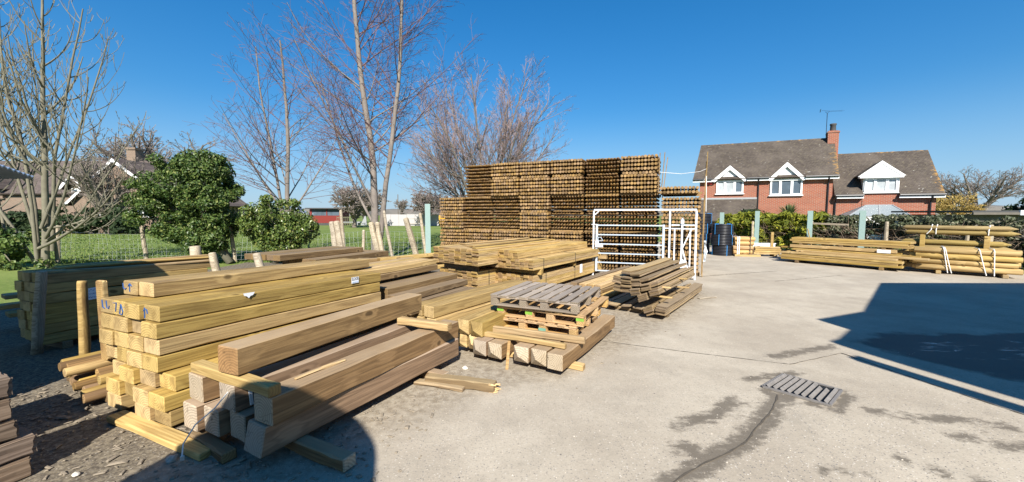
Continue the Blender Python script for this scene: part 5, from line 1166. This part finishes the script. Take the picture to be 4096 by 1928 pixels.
def sag(x, z): return (x + .03 * sin(x * 2.2 + z * 3), .03 * sin(x * 1.3 + z * 4), z * (1 - .05 * (1 + sin(x * 1.1))))
for z in (.1, .24, .38, .52, .68, .86, 1.05): m.tube([sag(-14 + i * .35, z) for i in range(41)], .0022, 3, cap=False)
for i in range(92): x = -14 + i * .152; m.tube([sag(x, z) for z in (.08, .4, .75, 1.05)], .0022, 3, cap=False)
m.obj('wire_netting', M['mesh'], WF)
RF = empty('hedge_fence', (12.75, 14.9, 0), 0, 'old post and wire fence standing before the right hedge', 'fence')
fx = lambda t: (.56 * t, -.83 * t)
for t, h, r, le in ((-1.0, 1.38, .055, .02), (1.25, 1.36, .06, .03), (3.15, 1.2, .05, .0), (3.6, 1.3, .075, .02), (4.45, 1.36, .08, .14), (-3.2, 1.3, .05, 0)):
    x, y = fx(t); fpost(RF, (x, y, 0), (x + le, y, h), r)
m = MB()
for z in (.5, .8, 1.08): m.tube([(*fx(-3.2 + i * .6), z + .02 * sin(i * 2.1)) for i in range(14)], .004, 3)
m.obj('wire', M['deadtwig'], RF)
m = MB(); m.bar((*fx(-1.0), 1.25), (*fx(.2), 1.22), .03, .07); m.obj('rail', M['stake'], RF)
m = MB(); m.bar((11.95, 15.2, 0), (11.70, 15.25, 1.05), .04, .02); tag(m.obj('thin_stake', M['pale']), 'thin pale stick leaning against a green steel post', 'stick')
# ------------------------------------------------------------------ R  vegetation
def leaf_cloud(m, centres, n, size, rnd_, flat=.0, droop=0., long=1.3):
    for i in range(n):
        c, r = centres[rnd_.randrange(len(centres))]
        while True:
            d = Vector((rnd_.gauss(0, 1), rnd_.gauss(0, 1), rnd_.gauss(0, 1)))
            if d.length > .1: break
        d.normalize(); p = c + Vector((d.x * r[0], d.y * r[1], d.z * r[2])) * (rnd_.random() ** .35)
        nn = (d + Vector((rnd_.gauss(0, .5), rnd_.gauss(0, .5), rnd_.gauss(0, .5) + .35))).normalized()
        t = nn.cross(Vector((rnd_.gauss(0, 1), rnd_.gauss(0, 1), rnd_.gauss(0, .6) - droop))).normalized(); b = nn.cross(t)
        s = size * rnd_.uniform(.45, 1.3); l = s * long
        k = len(m.v); m.v += [(p - t * l * .5)[:], (p + b * s * .42 + nn * s * .12)[:], (p + t * l * .5 - nn * s * .1)[:], (p - b * s * .42 + nn * s * .12)[:]]
        m.f += [(k, k + 1, k + 2), (k, k + 2, k + 3)]
def leafy_bush(name, loc, blobs, nclump, nleaf, size, mat, label, trunk, seed, cat='bush', csize=(.17, .33)):
    rn = random.Random(seed); root = empty(name, loc, 0, label, cat)
    cl = []
    for i in range(nclump):
        c, r = blobs[i % len(blobs)]
        d = Vector((rn.gauss(0, 1), rn.gauss(0, 1), rn.gauss(0, 1))).normalized(); k = rn.uniform(.74, 1.0) if rn.random() < .8 else rn.uniform(.2, .7)
        s = rn.uniform(*csize); cl.append((Vector(c) + Vector((d.x * r[0], d.y * r[1], d.z * r[2])) * k, (s, s, s * .8)))
    m = MB(); leaf_cloud(m, cl, nleaf, size, rn); m.obj('foliage', M[mat], root)
    m = MB()
    for a, b, r in trunk: m.tube([a, tuple(Vector(a).lerp(Vector(b), .5) + Vector((.05, 0, 0))), b], [r, r * .8, r * .5], 7)
    for c, s in cl[::4]: m.tube([trunk[0][1], c], [.03, .008], 4)
    for c, s in cl[::3]:
        d = (c - Vector(blobs[0][0])).normalized(); m.tube([c, c + d * .3 + Vector((rn.gauss(0, .1), rn.gauss(0, .1), .1))], [.007, .003], 3)
    m.obj('trunk', M['bark_ash'], root, smooth=True); return root
leafy_bush('ivy_bush', (-10.6, 12.8, 0), [((-.2, 0, 2.55), (1.45, 1.1, 1.0)), ((.75, 0, 2.2), (.85, .9, .9)), ((-.75, 0, 1.75), (1.0, .9, .85)), ((.5, -.1, 1.35), (.9, .8, .6)), ((-.2, .1, 1.2), (.9, .8, .6)), ((.35, 0, 3.1), (.9, .7, .5)), ((.55, -.2, .8), (.55, .5, .45))], 330, 66000, .074, 'ivy', 'large round ivy covered bush at the field fence, left of the smaller one', [((1.2, 0, 0), (.2, 0, 1.2), .13), ((1.05, .1, .1), (.6, 0, 1.6), .08)], 1)
leafy_bush('ivy_bush', (-7.75, 12.7, 0), [((0, 0, 1.45), (1.05, .9, .72)), ((-.45, 0, 1.2), (.7, .7, .5)), ((.55, 0, 1.15), (.65, .6, .5)), ((.15, 0, .75), (.6, .6, .4))], 200, 34000, .07, 'ivy2', 'smaller yellow green ivy bush beside the large one', [((-.1, 0, 0), (.1, 0, 1.0), .10), ((-.1, 0, .3), (-.8, 0, 1.2), .05)], 2)
# dense dark ground ivy at the foot of the left tree
leafy_bush('ivy_growth', (-15.6, 11.6, 0), [((0, 0, .6), (1.0, .6, .7)), ((.3, 0, .4), (1.1, .6, .5)), ((-.4, 0, 1.3), (.5, .5, .6))], 40, 5200, .1, 'ivy', 'low dark ivy growing round the foot of the left tree', [((0, 0, 0), (0, 0, .8), .05)], 3, 'ivy')
# hedge along the right side: conifer stretch and laurel stretch
HO = Vector((10.55, 19.3, 0)); HD = Vector((.56, -.83, 0)); HX = Vector((.83, .56, 0))
def hedge(name, t0, t1, mat, lab, n, seed, size, twigs, top=1.58, low=.1, long=1.3, cs=(.12, .26), per=26):
    rn = random.Random(seed); root = empty(name, (HO + HD * t0)[:], 0, lab, 'hedge'); cl = []
    for i in range(int((t1 - t0) * per)):
        t = rn.uniform(0, t1 - t0); z = low + (top - low) * rn.random() ** .8; tt = top + .07 * noise.noise((t * 1.3, seed, 0)); s = rn.uniform(*cs)
        cl.append((HD * t + HX * rn.uniform(-.42, .5) + Vector((0, 0, min(z, tt) - s * .4)), (s * 1.3, s * 1.3, s * .75)))
    m = MB(); leaf_cloud(m, cl, n, size, rn, long=long); m.obj('foliage', M[mat], root)
    m = MB()
    for i in range(twigs):
        p = HD * rn.uniform(0, t1 - t0) + HX * rn.uniform(-.5, .3) + Vector((0, 0, rn.uniform(.02, 1.0))); d = Vector((rn.gauss(0, 1), rn.gauss(0, .5), rn.gauss(.25, .5))).normalized() * rn.uniform(.2, .7)
        m.tube([p, p + d * .5 + Vector((0, 0, rn.gauss(0, .05))), p + d], [.009, .007, .003], 3, cap=False)
    for i in range(int((t1 - t0) * 2)):
        p = HD * rn.uniform(0, t1 - t0); m.tube([p, p + Vector((rn.gauss(0, .1), 0, 1.1))], [.035, .012], 5, cap=False)
    m.obj('twigs', M['deadtwig'], root); return root
hedge('conifer_hedge', .0, 4.1, 'golden', 'golden green conifer hedge behind the left steel posts', 15000, 5, .12, 500, 1.66, .35, 2.6, (.14, .32), 30)
hedge('laurel_hedge', 3.9, 9.6, 'laurel', 'dusty dark green leafy hedge behind the long stack and the stakes', 26000, 6, .085, 1500, 1.6, .05, 1.3, (.1, .24), 40)
def spiky(loc, n, L, lab, seed):
    rn = random.Random(seed); root = empty('palm_plant', loc, 0, lab, 'palm'); m = MB()
    for i in range(n):
        a = rn.uniform(0, 6.28); e = rn.uniform(-.2, 1.35); d = Vector((cos(a) * cos(e), sin(a) * cos(e), sin(e))); s = d.cross(Vector((0, 0, 1))).normalized() * .022; l = L * rn.uniform(.7, 1.1)
        p = [Vector((0, 0, .0)) + d * l * t - Vector((0, 0, .22 * l * t * t * cos(e))) for t in (.1, .45, .8, 1)]
        k = len(m.v); m.v += [(p[0] - s * .5)[:], (p[0] + s * .5)[:], (p[1] + s)[:], (p[1] - s)[:], (p[2] + s * .8)[:], (p[2] - s * .8)[:], p[3][:]]
        m.f += [(k, k + 1, k + 2, k + 3), (k + 3, k + 2, k + 4, k + 5), (k + 5, k + 4, k + 6)]
    m.obj('leaves', M['palm'], root); mm = MB(); mm.tube([(0, 0, -loc[2]), (0, 0, .05)], .08, 7); mm.obj('trunk', M['bark_far'], root)
spiky((15.9, 22.2, 1.45), 240, .95, 'spiky palm behind the hedge before the brick house', 3)
leafy_bush('garden_shrub', (13.6, 21.8, 0), [((0, 0, 1.2), (.8, .6, .7))], 30, 3500, .11, 'conifer', 'dark shrub behind the hedge left of the palm', [((0, 0, 0), (0, 0, .9), .05)], 9)
# dark conifer at the far right, low hedge before the old house
def conifer(name, loc, h, r, n, lab, seed):
    rn = random.Random(seed); root = empty(name, loc, 0, lab, 'tree'); cl = []
    for i in range(n):
        z = h * (.1 + .88 * rn.random() ** .8); q = r * (1.05 - z / h) ** .7 * rn.uniform(.5, 1.05); a = rn.uniform(0, 6.28); s = rn.uniform(.25, .55) * r / 3.2
        cl.append((Vector((cos(a) * q, sin(a) * q, z)), (s * 1.5, s * 1.5, s * .5)))
    m = MB(); leaf_cloud(m, cl, n * 90, .16 * r / 3, rn, long=2.2); m.obj('crown', M['conifer'], root); m = MB(); m.tube([(0, 0, 0), (0, 0, h * .9)], [.2, .05], 7); m.obj('trunk', M['bark_far'], root)
conifer('dark_conifer', (44.6, 31, 0), 3.7, 4.2, 95, 'dark conifer crown behind the shed at the right edge', 4)
rn = random.Random(8); bhed = empty('evergreen_hedge', (-44, 31.5, 0), 0, 'low dark evergreen hedge in front of the old house', 'hedge'); cl = []
for i in range(170): s = rn.uniform(.35, .6); cl.append((Vector((rn.uniform(-16, 14), rn.uniform(-.6, .6), rn.uniform(.2, 1.7 + .5 * sin(i)))), (s * 1.6, s, s)))
m = MB(); leaf_cloud(m, cl, 9000, .3, rn); m.obj('foliage', M['conifer'], bhed)
m = MB()
for i in range(40): x = -16 + i * .75; m.tube([(x, 0, 0), (x + .1, 0, 1.2)], [.05, .02], 5)
m.obj('stems', M['bark_far'], bhed)

# bare trees
def bare_tree(name, loc, stems, P, mats, label, seed):
    """stems: (base, dir, length, radius); P: per level (count, angle, length ratio, radius ratio, jitter, up, segs)"""
    rn = random.Random(seed); root = empty(name, loc, 0, label, 'tree'); tk, cr = MB(), MB()
    def grow(p, d, L, r, lev):
        cnt, ang, lr, rr, jit, up, seg = P[min(lev, len(P) - 1)]
        pts, rs, ds = [p], [r], [d]; st = L / seg
        for i in range(seg):
            d = (d + Vector((rn.gauss(0, jit), rn.gauss(0, jit), rn.gauss(0, jit) + up))).normalized(); p = p + d * st
            pts.append(p); rs.append(max(.0028 * P_MIN, r * (1 - .72 * (i + 1) / seg))); ds.append(d)
        (tk if r > P_TH else cr).tube(pts, rs, 9 if r > .08 else 6 if r > .03 else 4 if r > .012 else 3, cap=False)
        if lev >= len(P) - 1: return
        n = max(1, int(cnt * rn.uniform(.8, 1.2) * (1 if lev == 0 else min(1.3, L / P_REF[lev]))))
        for k in range(n):
            t = P_T0[lev] + (1 - P_T0[lev]) * (k + rn.random()) / n; f = t * seg; i = min(seg - 1, int(f)); q = pts[i].lerp(pts[i + 1], f - i)
            dd = ds[i + 1]; x = dd.cross(Vector((0, 0, 1)) if abs(dd.z) < .95 else Vector((1, 0, 0))).normalized(); y = dd.cross(x); a = rn.uniform(0, 6.28) if lev == 0 else rn.choice((0, pi)) + rn.gauss(0, .7)
            an = rad(ang) * rn.uniform(.75, 1.25); nd = dd * cos(an) + (x * cos(a) + y * sin(a)) * sin(an)
            grow(q, nd.normalized(), L * lr * (1.08 - .62 * (t - P_T0[lev]) / (1 - P_T0[lev])) * rn.uniform(.75, 1.15), max(.003 * P_MIN, rs[i] * rr), lev + 1)
    P_TH, P_MIN, P_T0, P_REF = mats[2], mats[3], mats[4], mats[5]
    for b, d, L, r in stems: grow(Vector(b), Vector(d).normalized(), L, r, 0)
    tk.obj('trunk', M[mats[0]], root, smooth=True); cr.obj('crown', M[mats[1]], root); return root
# ash at the left edge: many upright stems, twigs sweeping up like candelabra
ash_P = [(16, 58, .34, .55, .04, .05, 10), (5, 58, .46, .72, .05, .24, 8), (2, 52, .5, .85, .05, .28, 6), (0, 0, 0, 0, .05, .22, 5)]
bare_tree('ash_tree', (-14.4, 11.8, 0), [((0, 0, 0), (.02, 0, 1), 8.4, 0.098), ((-.15, 0, .3), (-.10, .05, 1), 7.8, 0.066), ((.15, .1, .5), (.14, .0, 1), 7.4, 0.058), ((-.3, .2, .2), (-.30, .1, 1), 7.0, 0.055), ((.2, -.1, .9), (.62, -.1, .75), 5.2, 0.047), ((.1, -.2, .6), (.95, -.2, .3), 4.0, 0.047), ((-.6, .3, 0), (-.55, 0, 1), 6.6, 0.055), ((-1.2, .2, 0), (-.3, .1, 1), 6.2, 0.047), ((.1, -.1, 1.2), (.35, .1, .9), 6.2, 0.047), ((0, 0, 1.2), (1, .2, .05), 2.6, 0.039), ((-.1, -.1, .2), (.04, -.1, 1), 7.9, 0.055), ((.05, .3, .2), (-.22, .1, 1), 7.2, 0.047), ((.1, 0, .8), (.8, .1, .6), 4.6, 0.035)],
          ash_P, ('bark_ash', 'bark_ash', .03, 2.3, [.28, .22, .3, 0], [1, 2.4, 1.0, 1]), 'tall bare ash with upswept branches at the left edge', 21)
tw_P = [(46, 50, .34, .26, .03, .02, 14), (10, 44, .44, .6, .05, .03, 8), (6, 42, .46, .65, .06, .015, 6), (3, 40, .5, .75, .07, .01, 4), (0, 0, 0, 0, .08, 0, 3)]
bare_tree('twin_trunk_tree', (-4.70, 13.2, 0), [((0, 0, 0), (-.015, 0, 1), 11.6, .13), ((.08, .05, .25), (.10, .0, 1), 11.2, .095), ((0, 0, 1.2), (-.52, .1, .85), 5.2, .05), ((.1, 0, 1.6), (-.3, -.3, .9), 5.6, .042)],
          tw_P, ('bark_red', 'twig_red', .022, 1.2, [.22, .12, .2, .2, 0], [1, 3.4, 1.5, .7, 1]), 'tall bare tree with two pale trunks and purple twigs at the fence', 22)
th_P = [(24, 46, .40, .32, .035, .03, 10), (8, 42, .42, .6, .06, .03, 6), (4, 40, .48, .65, .07, .01, 5), (2, 38, .5, .7, .08, 0, 3), (0, 0, 0, 0, .08, 0, 3)]
bare_tree('slender_tree', (-9.5, 16.2, 0), [((0, 0, 0), (.02, 0, 1), 8.4, .11), ((0, .05, .9), (-.16, 0, 1), 7.4, .065), ((0, 0, 1.6), (-.55, 0, .8), 4.8, .05), ((.05, 0, 1.4), (.5, .2, .85), 4.4, .045)],
          th_P, ('bark_red', 'twig_red', .02, 1.5, [.22, .15, .2, .2, 0], [1, 3.2, 1.4, .7, 1]), 'slender bare tree rising behind the smaller ivy bush', 23)
wl_P = [(20, 36, .46, .5, .04, .015, 10), (12, 33, .44, .5, .06, .03, 7), (9, 30, .46, .6, .07, .03, 5), (4, 28, .5, .7, .07, .03, 4), (0, 0, 0, 0, .07, .02, 3)]
wst = [((.3 * cos(i * 2.4), .3 * sin(i * 2.4), 1.2), (1.0 * cos(i * 2.4) * (i / 11 + .15), .8 * sin(i * 2.4) * (i / 11 + .15), 1), 8.4 - .22 * i, .085) for i in range(11)]
wst += [((0, 0, 1.2), (-.95, -.1, .75), 5.4, .065), ((0, 0, 1.4), (.9, .1, .7), 5.2, .06), ((0, 0, .8), (-1, .2, .45), 5.4, .055), ((0, 0, 1.0), (-.8, -.3, 1.0), 6.0, .065), ((0, 0, 0), (0, 0, 1), 2.2, .4)]
bare_tree('willow_tree', (-1.75, 23, 0), wst, wl_P, ('bark_wil', 'twig_wil', .03, 1.9, [.22, .2, .2, .2, 0], [1, 3.8, 1.7, .8, 1]), 'broad bare willow with a fan of pale branches behind the post wall', 24)
far_P = [(12, 45, .55, .55, .06, .03, 7), (8, 42, .5, .55, .1, .02, 5), (6, 40, .5, .6, .12, .0, 4), (4, 40, .5, .7, .12, .0, 3), (0, 0, 0, 0, .1, 0, 2)]
def far_tree(name, loc, h, r, lab, seed, mats=('bark_far', 'twig_far'), spread=.6, n=6, mn=8.):
    rn = random.Random(seed)
    st = [((0, 0, 0), (0, 0, 1), h * .35, r * 1.3)] + [((0, 0, h * .22), (spread * cos(i * 2.4 + seed) * rn.uniform(.6, 1.2), spread * sin(i * 2.4 + seed), 1), h * .72, r) for i in range(n)]
    bare_tree(name, loc, st, far_P, (*mats, .05, mn, [.25, .2, .2, .2, 0], [1, h * .36, h * .16, h * .07, 1]), lab, seed)
far_tree('oak_tree', (-18.8, 46, 0), 5.4, .22, 'bare spreading tree beyond the field behind the twin trunked tree', 31, spread=1.0)
far_tree('oak_tree', (-11.0, 50, 0), 4.6, .2, 'brownish bare tree beyond the field beside the post wall', 32, spread=.8, n=9, mn=10)
far_tree('lime_tree', (-40.5, 45, 0), 11.8, .32, 'large pale bare tree rising behind the old house', 33, spread=.8, n=8, mn=7)
far_tree('young_oak', (-33.6, 32.0, 0), 6.6, .2, 'bare tree standing before the gable of the old house', 34, spread=.6, n=4, mn=5)
far_tree('maple_tree', (54, 45, 0), 7.4, .17, 'wide bare tree behind the right end of the brick house', 35, spread=.95, n=8, mn=4.2)
far_tree('willow_shrub', (43.2, 38, 0), 3.7, .1, 'yellow twigged willow at the right end of the brick house', 36, ('bark_far', 'twig_yel'), .7, 8, 6)
far_tree('hedgerow_tree', (-27.5, 72, 0), 6.4, .25, 'grey bare tree far behind the red cabin', 37, spread=1.0, n=7, mn=10)
for i in range(7):
    far_tree('hedgerow_tree', (-62 + i * 11.5 + (i % 3) * 2, 150 + 20 * (i % 2), 0), 7 + (i % 3), .3, 'tiny bare tree on the skyline, ' + ('farthest left', 'second from the left', 'third from the left', 'fourth from the left', 'fifth from the left', 'sixth from the left', 'nearest the post wall')[i], 50 + i, n=4, mn=14)
# grass tufts of the pasture near the fence
m = MB(); rn = random.Random(12)
for i in range(16000):
    y = 12.9 + 17 * rn.random() ** 1.7; x = rn.uniform(-1.4 * y, -.1 * y if y > 14 else -3.1); h = rn.uniform(.03, .085) * (1.5 if rn.random() < .05 else 1); a = rn.uniform(0, 3.14); w = .012 + y * .0008
    k = len(m.v); lx, ly = rn.gauss(0, .03), rn.gauss(0, .03); m.v += [(x - cos(a) * w, y - sin(a) * w, -.03), (x + cos(a) * w, y + sin(a) * w, -.03), (x + lx, y + ly, h - .03)]; m.f.append((k, k + 1, k + 2))
tag(m.obj('grass', leaf_mat('grass blade', (.08, .14, .025), (.18, .23, .055), (.26, .25, .1), .7, .2)), kind='stuff')
